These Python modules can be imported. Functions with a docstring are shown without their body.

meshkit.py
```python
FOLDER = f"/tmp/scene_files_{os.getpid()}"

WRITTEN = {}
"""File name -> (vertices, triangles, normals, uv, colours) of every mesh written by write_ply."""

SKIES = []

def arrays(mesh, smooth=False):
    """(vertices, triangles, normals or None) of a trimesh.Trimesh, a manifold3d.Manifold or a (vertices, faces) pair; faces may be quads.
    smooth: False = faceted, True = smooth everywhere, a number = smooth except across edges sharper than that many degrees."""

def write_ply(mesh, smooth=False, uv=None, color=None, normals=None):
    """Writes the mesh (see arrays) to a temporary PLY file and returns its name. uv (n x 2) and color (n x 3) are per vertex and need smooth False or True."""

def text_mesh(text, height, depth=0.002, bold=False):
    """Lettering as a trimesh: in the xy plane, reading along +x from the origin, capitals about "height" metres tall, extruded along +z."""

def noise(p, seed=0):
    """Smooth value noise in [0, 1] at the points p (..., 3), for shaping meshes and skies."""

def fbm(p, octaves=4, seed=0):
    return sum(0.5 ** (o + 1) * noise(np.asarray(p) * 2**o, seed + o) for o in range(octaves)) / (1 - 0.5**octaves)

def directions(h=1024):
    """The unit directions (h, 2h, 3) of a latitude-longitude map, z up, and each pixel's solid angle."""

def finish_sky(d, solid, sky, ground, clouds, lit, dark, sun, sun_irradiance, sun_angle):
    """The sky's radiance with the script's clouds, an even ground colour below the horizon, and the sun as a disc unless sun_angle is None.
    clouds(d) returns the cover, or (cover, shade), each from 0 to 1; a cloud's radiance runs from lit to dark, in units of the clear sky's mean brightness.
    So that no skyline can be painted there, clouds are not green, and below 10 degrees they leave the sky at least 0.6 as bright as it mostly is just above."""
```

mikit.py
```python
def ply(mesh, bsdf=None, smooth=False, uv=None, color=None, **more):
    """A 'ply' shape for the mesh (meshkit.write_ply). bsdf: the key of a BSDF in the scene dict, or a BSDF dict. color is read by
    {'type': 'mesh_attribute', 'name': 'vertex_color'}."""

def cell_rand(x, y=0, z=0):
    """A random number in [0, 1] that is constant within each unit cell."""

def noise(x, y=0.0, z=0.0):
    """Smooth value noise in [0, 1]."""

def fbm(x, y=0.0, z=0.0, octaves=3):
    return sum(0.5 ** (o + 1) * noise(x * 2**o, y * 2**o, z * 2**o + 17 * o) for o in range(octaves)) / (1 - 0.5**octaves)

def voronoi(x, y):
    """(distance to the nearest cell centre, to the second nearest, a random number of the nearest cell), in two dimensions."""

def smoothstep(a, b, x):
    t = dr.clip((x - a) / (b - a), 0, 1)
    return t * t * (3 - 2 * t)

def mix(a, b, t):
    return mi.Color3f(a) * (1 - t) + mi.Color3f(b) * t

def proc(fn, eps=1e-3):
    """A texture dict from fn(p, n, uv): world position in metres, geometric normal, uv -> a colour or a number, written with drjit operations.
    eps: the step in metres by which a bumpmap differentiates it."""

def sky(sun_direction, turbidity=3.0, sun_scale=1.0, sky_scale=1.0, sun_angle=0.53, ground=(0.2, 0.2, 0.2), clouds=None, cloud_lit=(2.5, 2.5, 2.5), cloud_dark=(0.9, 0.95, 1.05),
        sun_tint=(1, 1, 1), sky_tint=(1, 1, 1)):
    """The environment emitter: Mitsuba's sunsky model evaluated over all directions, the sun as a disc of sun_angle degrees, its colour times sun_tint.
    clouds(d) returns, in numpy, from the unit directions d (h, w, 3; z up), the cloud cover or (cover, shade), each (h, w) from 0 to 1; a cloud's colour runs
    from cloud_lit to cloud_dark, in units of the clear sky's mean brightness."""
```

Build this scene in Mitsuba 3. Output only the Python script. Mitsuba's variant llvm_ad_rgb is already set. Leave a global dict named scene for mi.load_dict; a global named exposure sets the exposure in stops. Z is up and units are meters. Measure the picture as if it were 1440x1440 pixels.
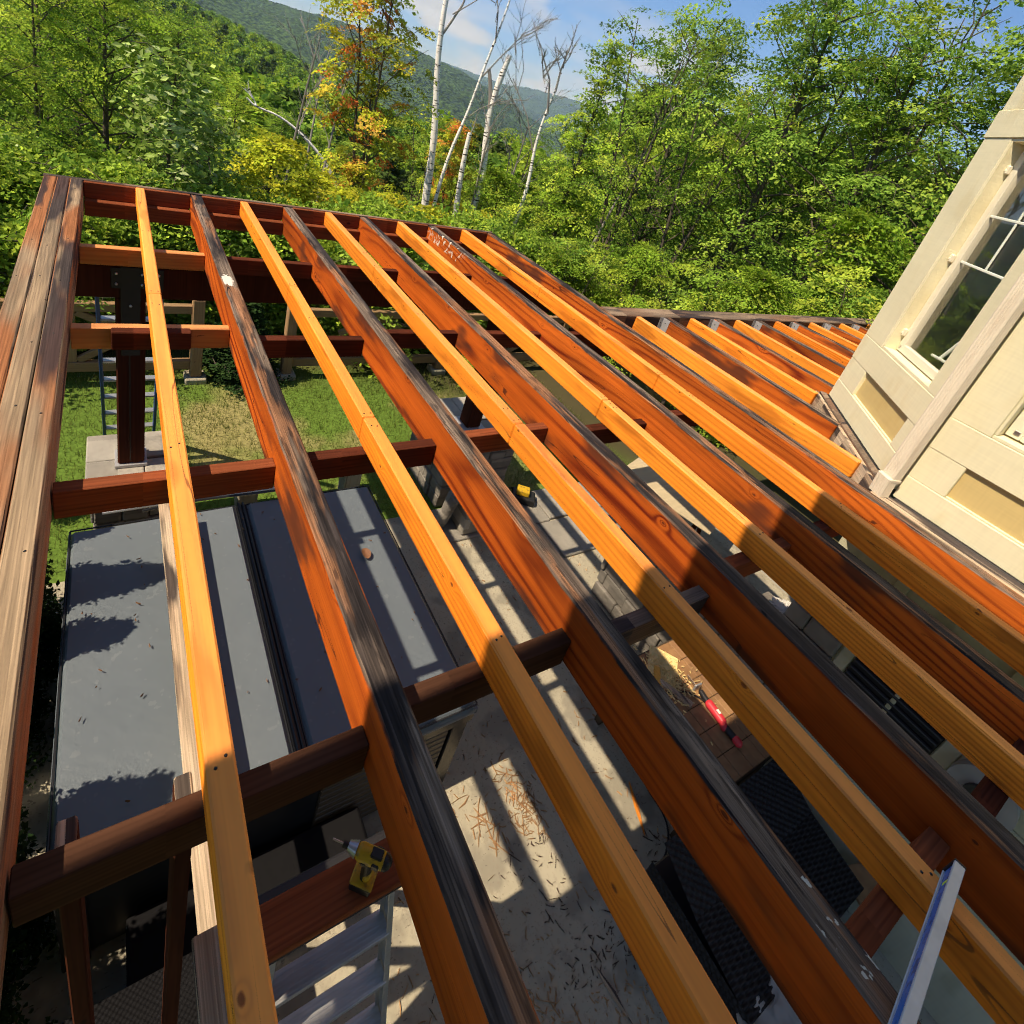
import math, numpy as np, trimesh, mitsuba as mi, drjit as dr, mikit, meshkit
from mikit import noise, fbm, cell_rand, smoothstep, mix, proc, voronoi

T = mi.ScalarTransform4f
scene, labels = {}, {}

# ---------------------------------------------------------------- camera, sky, exposure
EYE = np.array([0.0, 0.0, 4.5])
FW, UP = np.array([0.5632, 0.7157, -0.4130]), np.array([0.0137, 0.4908, 0.8711])
scene['camera'] = {'type': 'perspective', 'fov': 2 * math.degrees(math.atan(720 / 786.07)), 'fov_axis': 'x',
                   'principal_point_offset_x': 0.0148, 'principal_point_offset_y': 0.1543,
                   'near_clip': 0.05, 'far_clip': 30000.0,
                   'to_world': T().look_at(origin=EYE.tolist(), target=(EYE + FW).tolist(), up=UP.tolist())}
SUN = [-0.70, 0.05, 1.0]


def clouds(d):
    z = np.maximum(d[..., 2], 0.02)
    q = np.stack([d[..., 0] / (z + .12) * 0.9 + 3.1, d[..., 1] / (z + .12) * 1.5 + 7.7, 0 * z], -1)
    n = meshkit.fbm(q * 1.1, 5, 3)
    wisps = np.clip((n - 0.50) * 2.4, 0, 1) * 0.7
    low = np.stack([np.arctan2(d[..., 0], d[..., 1]) * 9, d[..., 2] * 22, 0 * z], -1)
    m = np.clip((meshkit.fbm(low, 5, 11) - 0.57) * 8, 0, 1) * np.clip((0.2 - d[..., 2]) * 9, 0, 1) * 0.9
    return np.maximum(wisps, m), 0.25 * meshkit.noise(q * 3, 5)


scene['sky'] = mikit.sky(SUN, turbidity=3, sky_scale=0.72, clouds=clouds, sky_tint=(0.74, 0.92, 1.13))
exposure = 2.2

# ---------------------------------------------------------------- helpers


def key_of(name):
    if name not in scene and name not in labels:
        return name
    i = 1
    while f'{name}_{i:03d}' in scene or f'{name}_{i:03d}' in labels:
        i += 1
    return f'{name}_{i:03d}'


def put(name, mesh, bsdf, parent=None, smooth=False, color=None, **kw):
    """One entry of the scene: a top-level mesh, or a part of parent."""
    if isinstance(mesh, list):
        mesh = trimesh.util.concatenate(mesh)
    k = key_of(name if parent is None else f'{parent}__{name}')
    scene[k] = mikit.ply(mesh, bsdf, smooth=smooth, color=color, **kw)
    return k


def thing(name, label, category, group=None):
    k = key_of(name)
    labels[k] = {'label': label, 'category': category}
    if group:
        labels[k]['group'] = group
    return k


def tag(k, label, category, group=None):
    labels[k] = {'label': label, 'category': category}
    if group:
        labels[k]['group'] = group
    return k


def structure(k):
    labels[k] = {'kind': 'structure'}
    return k


def stuff(k, label=None, category=None):
    labels[k] = {'kind': 'stuff'}
    if label:
        labels[k]['label'] = label
    if category:
        labels[k]['category'] = category
    return k


def bar(axis, a, b, c, ch=0.004, wob=0.0, seed=0, n=None):
    """A chamfered bar: a = extent along its axis, b and c the other two extents in the order x, y, z."""
    L = a[1] - a[0]
    n = n or max(1, int(L / 0.22)) if wob else 1
    b0, b1, c0, c1 = *b, *c
    sec = np.array([[b0 + ch, c0], [b1 - ch, c0], [b1, c0 + ch], [b1, c1 - ch], [b1 - ch, c1], [b0 + ch, c1], [b0, c1 - ch], [b0, c0 + ch]])
    st = np.linspace(a[0], a[1], n + 1)
    st = np.concatenate([[st[0]], [st[0] + ch], st[1:-1], [st[-1] - ch], [st[-1]]])
    ctr = np.array([(b0 + b1) / 2, (c0 + c1) / 2])
    V = []
    for i, s in enumerate(st):
        q = sec.copy()
        if i in (0, len(st) - 1):
            q = ctr + (sec - ctr) * (1 - ch / np.maximum(abs(sec - ctr).max(0), 1e-6))
        if wob:
            e = np.stack([np.full(8, s * 1.7), q[:, 0] * 9, q[:, 1] * 9], 1)
            q = q + wob * np.stack([meshkit.fbm(e, 2, seed) - .5, meshkit.fbm(e, 2, seed + 9) - .5], 1) * 2
        V.append(np.column_stack([np.full(8, s), q]))
    V = np.concatenate(V)
    F = []
    m = len(st)
    for i in range(m - 1):
        for k in range(8):
            p, r = i * 8 + k, i * 8 + (k + 1) % 8
            F += [[p, r, r + 8], [p, r + 8, p + 8]]
    for k in range(1, 7):
        F += [[0, k + 1, k], [(m - 1) * 8, (m - 1) * 8 + k, (m - 1) * 8 + k + 1]]
    order = {'x': [0, 1, 2], 'y': [1, 0, 2], 'z': [1, 2, 0]}[axis]
    mesh = trimesh.Trimesh(V[:, order], F, process=False)
    if mesh.volume < 0:
        mesh.invert()
    return mesh


def box(x, y, z, ch=0.004):
    ch = min(ch, 0.3 * min(x[1] - x[0], y[1] - y[0], z[1] - z[0]))
    return bar('x', x, y, z, ch)


def frame(P, ex, ey, ez):
    M = np.eye(4)
    M[:3, 0], M[:3, 1], M[:3, 2], M[:3, 3] = ex, ey, ez, P
    return M


def moved(m, M):
    m = m.copy()
    m.apply_transform(M)
    return m


def rod(p, q, r, r2=None, n=10):
    """A tapered rod with closed ends."""
    return tube([p, q], [r, r if r2 is None else r2], n)


def tube(pts, radii, n=6):
    p = np.asarray(pts, float)
    rad = np.broadcast_to(radii, (len(p),))
    t = np.gradient(p, axis=0)
    t /= np.linalg.norm(t, axis=1, keepdims=True) + 1e-12
    ref = np.array([0, 0, 1.0]) if abs(t[0, 2]) < 0.9 else np.array([1.0, 0, 0])
    a = np.cross(t, ref)
    a /= np.linalg.norm(a, axis=1, keepdims=True) + 1e-12
    b = np.cross(t, a)
    th = np.arange(n) * 2 * np.pi / n
    V = p[:, None] + rad[:, None, None] * (np.cos(th)[None, :, None] * a[:, None] + np.sin(th)[None, :, None] * b[:, None])
    V = np.concatenate([V.reshape(-1, 3), p[:1], p[-1:]])
    m = len(p)
    F = []
    for i in range(m - 1):
        for k in range(n):
            x, y = i * n + k, i * n + (k + 1) % n
            F += [[x, y, y + n], [x, y + n, x + n]]
    for k in range(n):
        F += [[m * n, (k + 1) % n, k], [m * n + 1, (m - 1) * n + k, (m - 1) * n + (k + 1) % n]]
    mesh = trimesh.Trimesh(V, F, process=False)
    if mesh.volume < 0:
        mesh.invert()
    return mesh


def rounded(points, r, sub=2):
    """The hull of spheres."""
    s = trimesh.creation.icosphere(subdivisions=sub, radius=r).vertices
    return trimesh.convex.convex_hull(np.concatenate([s + np.asarray(q) for q in points]))


def rbox(x, y, z, r, sub=1):
    r = min(r, .49 * min(x[1] - x[0], y[1] - y[0], z[1] - z[0]))
    return rounded([(a, b, c) for a in (x[0] + r, x[1] - r) for b in (y[0] + r, y[1] - r) for c in (z[0] + r, z[1] - r)], r, sub)


def spline(pts, n=60):
    from scipy.interpolate import CubicSpline
    p = np.asarray(pts, float)
    d = np.concatenate([[0], np.cumsum(np.linalg.norm(np.diff(p, axis=0), axis=1))])
    return CubicSpline(d, p)(np.linspace(0, d[-1], n))


# ---------------------------------------------------------------- materials


BUMP = True


def mat(name, fn, rough=0.6, bump=None, scale=0.001, spec=0.4, **kw):
    """A twosided principled BSDF whose colour (and relief) is procedural."""
    col = proc(fn) if callable(fn) else {'type': 'rgb', 'value': list(fn)}
    b = {'type': 'principled', 'base_color': col, 'roughness': rough, 'specular': spec, **kw}
    if bump and BUMP:
        b = {'type': 'bumpmap', 'arbitrary': proc(bump), 'scale': scale, 'bsdf': b}
    scene[name] = {'type': 'twosided', 'bsdf': b}
    return name


def wood_coords(p, n, axis, pitch=0.2025):
    ax, ay, az = dr.abs(n.x), dr.abs(n.y), dr.abs(n.z)
    top = az > 0.7
    if axis == 'y':
        u, v, w = p.y, dr.select(top, p.x, p.z), dr.select(top, p.z, p.x)
        bid = dr.floor((p.x + 0.11) / pitch)
    elif axis == 'x':
        u, v, w = p.x, dr.select(top, p.y, p.z), dr.select(top, p.z, p.y)
        bid = dr.floor(p.y / 0.3) * 7 + dr.floor((p.x - .08) / 0.78)
    else:
        u, v, w = p.z, dr.select(ax > 0.5, p.y, p.x), dr.select(ax > 0.5, p.x, p.y)
        bid = dr.floor(p.y / 0.5) + 5 * dr.floor(p.x / .5)
    return u, v, w, bid, top


def grain(u, v, bid, F=60.0, knots=True, cell=0.75):
    """(rings 0..1, knot mask, streaks 0..1): figure of a sawn board, rings bending round its knots."""
    s = bid * 17.3
    v0 = v + 0.05 * (cell_rand(bid, 3) - 0.5)
    q = v0 * F * (0.6 + 0.7 * cell_rand(bid, 6)) + 7.0 * fbm(u * 0.42 + s, v0 * 3.0 + s, 2, 2) + 0.4 * noise(u * 2 + s, v0 * 14, 1)
    km = mi.Float(0)
    if knots:
        c = dr.floor(u / cell)
        for o in (-1, 0, 1):
            cc = c + o
            ku = (cc + 0.2 + 0.6 * cell_rand(cc, bid, 5)) * cell
            kv = dr.floor(v0 / 0.2) * 0.2 + 0.03 + 0.14 * cell_rand(cc, bid, dr.floor(v0 / .2) + 11)
            r = 0.005 + 0.012 * cell_rand(cc, bid, 8) * cell_rand(cc, bid, 12)
            on = dr.select(cell_rand(cc, bid, 9) > 0.55, 1.0, 0.0)
            d = dr.sqrt(dr.square((u - ku) / 1.7) + dr.square(v0 - kv)) / r
            q = q + on * 3.2 * dr.exp(-d * 0.55)
            km = dr.maximum(km, on * (1 - smoothstep(0.7, 1.35, d + .3 * noise(u * 90, v0 * 90))))
    rings = 0.5 + 0.5 * dr.sin(q * 6.2832)
    streak = fbm(u * 5 + s, v * 190, 3, 2)
    return rings, km, streak


def crack(u, v, bid, w):
    """Thin drying checks along the grain."""
    e = dr.abs(noise(u * 0.9 + bid * 4.1, v * 34 + bid) - 0.5)
    return (1 - smoothstep(w * .4, w, e)) * smoothstep(0.52, 0.66, noise(u * 1.3 + bid * 7, v * 11, 5))


def new_wood(axis, light, dark, knot):
    def f(p, n, uv):
        u, v, w, bid, top = wood_coords(p, n, axis)
        rings, km, st = grain(u, v, bid, 30.0)
        tone = 0.82 + 0.26 * cell_rand(bid, 21) + 0.22 * (fbm(u * 1.3 + bid * 5, v * 6, 0) - 0.5)
        c = mix(light, dark, 0.46 * rings * rings * (0.2 + 1.3 * noise(u * .8, v * 14 + bid)) + 0.35 * (st - 0.4) + 0.5 * (fbm(u * 0.8 + bid * 9, v * 22, 6) - 0.45))
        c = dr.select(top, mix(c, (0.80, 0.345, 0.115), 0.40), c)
        c = c * mix((1.0, 0.92, 0.8), (1.0, 1.08, 1.3), cell_rand(bid, 31)) * (0.9 + 0.2 * noise(u * 2.3, v * 30 + bid * 5))
        c = mix(c, (0.10, 0.04, 0.015), 0.7 * crack(u, v, bid, 0.010))
        c = mix(c, knot, 0.85 * km)
        c = mix(c, tuple(0.5 * q for q in dark), 0.45 * smoothstep(0.62, 0.8, fbm(u * 2.2 + 9 + bid, v * 9, 4)))
        return c * tone
    return f


def old_wood(axis):
    def f(p, n, uv):
        u, v, w, bid, top = wood_coords(p, n, axis)
        rings, km, st = grain(u, v, bid, 15.0)
        side = mix((0.50, 0.108, 0.010), (0.20, 0.030, 0.004), 0.75 * rings * rings * rings * (0.05 + 1.5 * noise(u * .7, v * 10 + bid)) + 0.45 * (st - 0.4) + 0.7 * (fbm(u * 0.7 + bid * 9, v * 14, 6) - 0.42))
        side = mix(side, (0.09, 0.022, 0.008), 0.85 * km)
        blot = fbm(u * 1.1 + bid * 3, v * 5, 7)
        side = side * (0.48 + 1.0 * blot) * mix((0.86, 0.80, 0.8), (1.08, 1.15, 1.3), cell_rand(bid, 33))
        lap = smoothstep(0.45, 0.55, noise(u * 1.7 + bid * 5, 0.6 * v * 10)) * smoothstep(0.4, 0.6, noise(u * 0.5 + bid, 3))
        side = side * (1 - 0.22 * lap)
        side = mix(side, (0.05, 0.014, 0.007), 0.85 * crack(u, v, bid, 0.012))
        side = mix(side, (0.06, 0.02, 0.012), 0.85 * smoothstep(0.60, 0.78, fbm(u * 1.9 + bid, v * 7, 3, 4)))
        # weathering that runs over the upper arris
        fall = smoothstep(0.002, 0.014, 2.972 - p.z + 0.022 * (fbm(u * 9, v * 8, 5, 4) - 0.55))
        g = fbm(u * 1.6 + bid * 11, v * 14, 3, 4)
        grey = mix((0.042, 0.034, 0.032), (0.20, 0.15, 0.11), smoothstep(0.34, 0.70, g))
        grey = mix(grey, (0.022, 0.018, 0.018), 0.9 * smoothstep(0.50, 0.66, fbm(u * 2.2 + bid * 3, v * 9, 9, 4)))
        grey = mix(grey, (0.30, 0.14, 0.065), 0.8 * smoothstep(0.52, 0.66, fbm(u * 2.1 + bid * 5, v * 16, 21, 4)))
        grey = grey * (0.55 + 0.9 * st) * (0.88 + 0.24 * rings)
        grey = mix(grey, (0.012, 0.01, 0.01), 0.9 * crack(u, v, bid, 0.02))
        grey = mix(grey, (0.015, 0.012, 0.012), 0.55 * smoothstep(0.64, 0.74, fbm(u * 9, v * 60 + bid, 4)))
        grey = grey * (0.45 + 0.75 * noise(u * 7, v * 330, 2)) * (0.7 + 0.5 * noise(u * 2.5, v * 120 + bid, 3))
        # flecks of old white paint near the window end, and a white splash
        fl = smoothstep(0.66, 0.70, fbm(u * 30, p.x * 60, 8)) * dr.select((p.y < -0.02) & (p.y > -0.22) & (dr.abs(p.x - 1.40) < 0.1), 1.0, 0.0)
        grey = mix(grey, (0.55, 0.54, 0.46), 0.8 * fl)
        sp = dr.sqrt(dr.square((p.x - 0.598) / 0.036) + dr.square((p.y - 3.66) / 0.10)) + 0.7 * (noise(p.x * 90, p.y * 60) - 0.5)
        grey = mix(grey, (0.62, 0.58, 0.50), 1 - smoothstep(0.75, 1.0, sp))
        c = dr.select(top, grey, mix(grey, side, fall))
        # scraped white paint on one face
        win = (1 - smoothstep(0.25, 0.5, dr.abs(p.y - 5.1))) * dr.select((dr.abs(p.x - 2.905) < 0.02) & (p.z > 2.84), 1.0, 0.0)
        return mix(c, (0.6, 0.52, 0.42), win * smoothstep(0.58, 0.66, fbm(p.y * 40, p.z * 30 + p.y * 9, 6, 4)))
    return f


def dark_wood(axis, a, b, tone_by=0.0):
    def f(p, n, uv):
        u, v, w, bid, top = wood_coords(p, n, axis)
        rings, km, st = grain(u, v, bid, 44.0)
        c = mix(a, b, 0.28 * rings * rings + 0.6 * (st - 0.4) + 0.8 * (fbm(u * 1.1 + bid, v * 110, 4) - 0.4))
        c = c * (0.8 + 0.4 * fbm(u * 2 + bid, 2)) * (1.0 - tone_by * .5 + tone_by * cell_rand(bid, 4))
        return mix(c, (0.02, 0.01, 0.01), 0.8 * km)
    return f


def weathered(axis, a, b, stain, amt=0.6):
    def f(p, n, uv):
        u, v, w, bid, top = wood_coords(p, n, axis, 0.0833)
        rings, km, st = grain(u, v, bid, 85.0)
        g = fbm(u * 0.9 + bid * 7, v * 9, 3, 4)
        c = mix(a, b, smoothstep(0.3, 0.7, g))
        c = mix(c, stain, amt * smoothstep(0.42, 0.66, fbm(u * 1.1 + bid * 13, v * 5, 9, 4)))
        c = mix(c, (0.035, 0.03, 0.034), 0.9 * smoothstep(0.51, 0.66, fbm(u * 1.4 + bid * 3, v * 9, 14, 4)))
        c = c * (0.84 + 0.16 * rings) * (0.64 + 0.68 * st) * (0.82 + 0.32 * noise(u * 3, v * 420 + bid))
        c = mix(c, (0.05, 0.03, 0.025), 0.8 * km)
        return mix(c, (0.6, 0.57, 0.5), smoothstep(0.93, 0.95, fbm(u * 9, v * 30 + bid, 17)))
    return f


def grain_bump(axis, F):
    def f(p, n, uv):
        u, v, w, bid, top = wood_coords(p, n, axis)
        return noise(u * 4, v * F, w * F) + 0.6 * noise(u * 9, v * F * 3, w * F)
    return f


by, bx, bz = grain_bump('y', 110.), grain_bump('x', 110.), grain_bump('z', 110.)
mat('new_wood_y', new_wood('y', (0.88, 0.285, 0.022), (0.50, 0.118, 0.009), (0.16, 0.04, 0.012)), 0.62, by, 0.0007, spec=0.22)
mat('new_wood_x', new_wood('x', (0.50, 0.20, 0.05), (0.34, 0.10, 0.02), (0.14, 0.04, 0.012)), 0.62, bx, 0.0006, spec=0.22)
mat('old_wood_y', old_wood('y'), 0.72, by, 0.0016, spec=0.15)
mat('stained_wood_x', dark_wood('x', (0.085, 0.024, 0.012), (0.030, 0.009, 0.006), 0.7), 0.85, bx, 0.0012, spec=0.06)
mat('brown_wood_x', dark_wood('x', (0.066, 0.031, 0.018), (0.030, 0.014, 0.008), 0.5), 0.85, bx, 0.0012, spec=0.06)
mat('red_wood_x', dark_wood('x', (0.22, 0.065, 0.026), (0.10, 0.028, 0.013), 0.5), 0.85, bx, 0.0012, spec=0.06)
mat('post_wood', dark_wood('z', (0.055, 0.016, 0.008), (0.025, 0.008, 0.005)), 0.85, bz, 0.001, spec=0.06)
mat('weathered_wood_y', weathered('y', (0.22, 0.165, 0.11), (0.33, 0.24, 0.15), (0.30, 0.12, 0.05), 0.95), 0.85, by, 0.002, spec=0.06)
mat('weathered_wood_x', weathered('x', (0.15, 0.115, 0.085), (0.25, 0.185, 0.13), (0.15, 0.075, 0.045), 0.6), 0.85, bx, 0.002, spec=0.06)
mat('pale_wood_y', weathered('y', (0.44, 0.34, 0.23), (0.54, 0.43, 0.30), (0.42, 0.26, 0.15), 0.4), 0.85, by, 0.0014, spec=0.06)
mat('fence_wood_x', dark_wood('x', (0.30, 0.19, 0.10), (0.18, 0.11, 0.06)), 0.85, bx, 0.001, spec=0.06)
mat('fence_wood_z', dark_wood('z', (0.30, 0.19, 0.10), (0.18, 0.11, 0.06)), 0.85, bz, 0.001, spec=0.06)
mat('yellow_wood', dark_wood('y', (0.62, 0.34, 0.07), (0.50, 0.24, 0.04)), 0.85, spec=0.06)
mat('bright_chip', (0.70, 0.55, 0.24), 0.7)
mat('galvanized', lambda p, n, uv: mix((0.42, 0.42, 0.42), (0.36, 0.36, 0.37), fbm(p.x * 90, p.y * 90, p.z * 90)), 0.42, metallic=0.3)
mat('black_steel', (0.012, 0.012, 0.013), 0.4)
mat('bolt_steel', (0.6, 0.6, 0.6), 0.3, metallic=1.0)
mat('aluminium', lambda p, n, uv: mix((0.62, 0.63, 0.64), (0.45, 0.46, 0.47), fbm(p.x * 20, p.y * 160, p.z * 160)), 0.38, metallic=0.75)
mat('blue_fibreglass', (0.014, 0.045, 0.20), 0.4)
mat('blue_paint', lambda p, n, uv: mix((0.035, 0.13, 0.42), (0.02, 0.06, 0.2), smoothstep(.5, .75, fbm(p.x * 60, p.y * 60, p.z * 60))), 0.4)
mat('light_metal', lambda p, n, uv: mix((0.52, 0.54, 0.56), (0.40, 0.42, 0.44), fbm(p.x * 30, p.y * 30, 1)), 0.45, metallic=0.3)
mat('vial', (0.55, 0.8, 0.08), 0.1)


def cream(base, dirt):
    def f(p, n, uv):
        g = fbm(p.x * 3, p.y * 3, p.z * 3, 4)
        h = p.x * .7 + p.y * .7
        st = noise(h * 8, p.z * 160, 2) * .5 + noise(h * 150, p.z * 9, 3) * .5
        return mi.Color3f(base) * (0.89 + 0.15 * g + 0.09 * (st - .5)) * mix((1, 1, 1), dirt, smoothstep(0.52, 0.75, fbm(p.x * 7, p.y * 7, p.z * 3, 4)) * 0.9)
    return f


def paint_bump(p, n, uv):
    h = p.x * .7 + p.y * .7
    return noise(h * 9, p.z * 130, 0) + 0.6 * noise(h * 90, p.z * 30, 5)


mat('cream_trim', cream((0.69, 0.645, 0.435), (0.94, 0.91, 0.84)), 0.55, paint_bump, 0.00025)
mat('tan_panel', cream((0.53, 0.41, 0.17), (0.95, 0.92, 0.86)), 0.6, paint_bump, 0.00015)
mat('sash_paint', (0.68, 0.64, 0.49), 0.35)
mat('muntin_paint', (0.66, 0.70, 0.60), 0.4)
mat('downspout_paint', lambda p, n, uv: mix((0.66, 0.59, 0.45), (0.55, 0.47, 0.35), 0.7 * smoothstep(0.45, 0.8, fbm(p.x * 25, p.y * 25, p.z * 5, 4))), 0.5)
mat('siding_green', cream((0.42, 0.41, 0.29), (0.8, 0.8, 0.75)), 0.6)
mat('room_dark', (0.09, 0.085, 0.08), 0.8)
mat('shutter_black', (0.020, 0.022, 0.026), 0.35)
scene['pane_glass'] = {'type': 'thindielectric', 'int_ior': 1.55}


def cover_col(p, n, uv):
    g = fbm(p.x * 2.2, p.y * 2.2, 1, 4)
    c = mix((0.104, 0.127, 0.146), (0.124, 0.148, 0.167), g)
    return mix(c, (0.30, 0.31, 0.30), 0.12 * smoothstep(0.74, 0.80, fbm(p.x * 26, p.y * 26, 5, 3)))


def cover_bump(p, n, uv):
    a = p.x * 0.6 + p.y * 0.8 + 0.25 * fbm(p.x * 2, p.y * 2, 0)
    b = -p.x * 0.7 + p.y * 0.6 + .25 * fbm(p.x * 2.3, p.y * 2, 3)
    return fbm(a * 34, b * 9, 0, 3) + 0.35 * noise(p.x * 160, p.y * 160, 1)


mat('vinyl_cover', cover_col, 0.42, cover_bump, 0.0025, spec=0.3)
mat('black_vinyl', (0.014, 0.015, 0.017), 0.35)
mat('rubber', (0.008, 0.008, 0.009), 0.9, spec=0.1)
mat('cabinet_brown', lambda p, n, uv: mix((0.085, 0.06, 0.035), (0.05, 0.035, 0.022), fbm(p.x * 4, p.y * 4, p.z * 60)), 0.5)


def concrete_col(p, n, uv):
    g = fbm(p.x * 1.6, p.y * 1.6, 0, 4)
    c = mix((0.31, 0.285, 0.205), (0.39, 0.36, 0.27), g)
    c = mix(c, (0.20, 0.185, 0.145), 0.7 * smoothstep(0.52, 0.72, fbm(p.x * 5, p.y * 5, 3, 4)))
    c = mix(c, (0.24, 0.20, 0.15), 0.35 * smoothstep(0.62, 0.70, fbm(p.x * 75, p.y * 75, 8)))
    return mix(c, (0.10, 0.085, 0.07), 0.6 * smoothstep(0.76, 0.80, fbm(p.x * 34, p.y * 70, 2)))


mat('concrete', concrete_col, 0.85, lambda p, n, uv: fbm(p.x * 60, p.y * 60, 0), 0.004, spec=0.15)


def stone_col(a, b):
    def f(p, n, uv):
        g = fbm(p.x * 7, p.y * 7, p.z * 7, 4)
        bid = dr.floor(p.x * 3.1) + 3 * dr.floor(p.y * 3.3) + 7 * dr.floor(p.z * 7)
        return mix(a, b, g) * (0.75 + 0.45 * cell_rand(bid, 3))
    return f


def stone_bump(p, n, uv):
    return fbm(p.x * 30, p.y * 30, p.z * 30, 4)


mat('flagstone', stone_col((0.20, 0.19, 0.165), (0.36, 0.335, 0.28)), 0.85, stone_bump, 0.01)
mat('dark_stone', stone_col((0.10, 0.095, 0.085), (0.22, 0.20, 0.17)), 0.85, stone_bump, 0.012)
mat('plywood', lambda p, n, uv: mix((0.47, 0.39, 0.24), (0.36, 0.30, 0.19), fbm(p.x * 3, p.y * 40, p.z * 8)), 0.75)
mat('table_tile', lambda p, n, uv: mix((0.30, 0.17, 0.075), (0.20, 0.105, 0.045), fbm(p.x * 22, p.y * 22, 2)) * (0.85 + .3 * cell_rand(dr.floor(p.x / .16), dr.floor(p.y / .16))), 0.6)


def wicker_col(p, n, uv):
    return mix((0.026, 0.024, 0.023), (0.010, 0.009, 0.009), noise(p.x * 60, p.y * 60, p.z * 60))


mat('wicker', wicker_col, 0.6, spec=0.25)
mat('yellow_tool', lambda p, n, uv: mix((0.50, 0.31, 0.012), (0.28, 0.18, 0.03), smoothstep(0.5, 0.75, fbm(p.x * 70, p.y * 70, p.z * 70, 3))), 0.42)
mat('black_tool', (0.014, 0.014, 0.015), 0.45)
mat('grey_tool', (0.42, 0.44, 0.45), 0.3, metallic=0.6)
mat('red_tool', (0.55, 0.035, 0.045), 0.35)
mat('cord_black', (0.012, 0.012, 0.012), 0.5)
mat('cord_yellow', (0.42, 0.36, 0.14), 0.5)
mat('white_plastic', lambda p, n, uv: mix((0.62, 0.60, 0.55), (0.42, 0.41, 0.38), fbm(p.x * 18, p.y * 18, p.z * 18)), 0.45)
mat('green_mesh', (0.10, 0.24, 0.20), 0.6)
mat('tarp_grey', lambda p, n, uv: mix((0.36, 0.35, 0.31), (0.20, 0.19, 0.165), fbm(p.x * 6, p.y * 6, p.z * 6, 4)), 0.7)
mat('white_card', (0.70, 0.67, 0.58), 0.7)
mat('dry_leaf', (0.16, 0.075, 0.035), 0.7)
mat('debris_bsdf', (lambda p, n, uv: mix((0.42, 0.24, 0.11), (0.055, 0.035, 0.025), smoothstep(.3, .5, noise(p.x * 6, p.y * 6)) * dr.select(p.y < 1.0, 1.0, 0.35))), 0.8)


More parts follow.
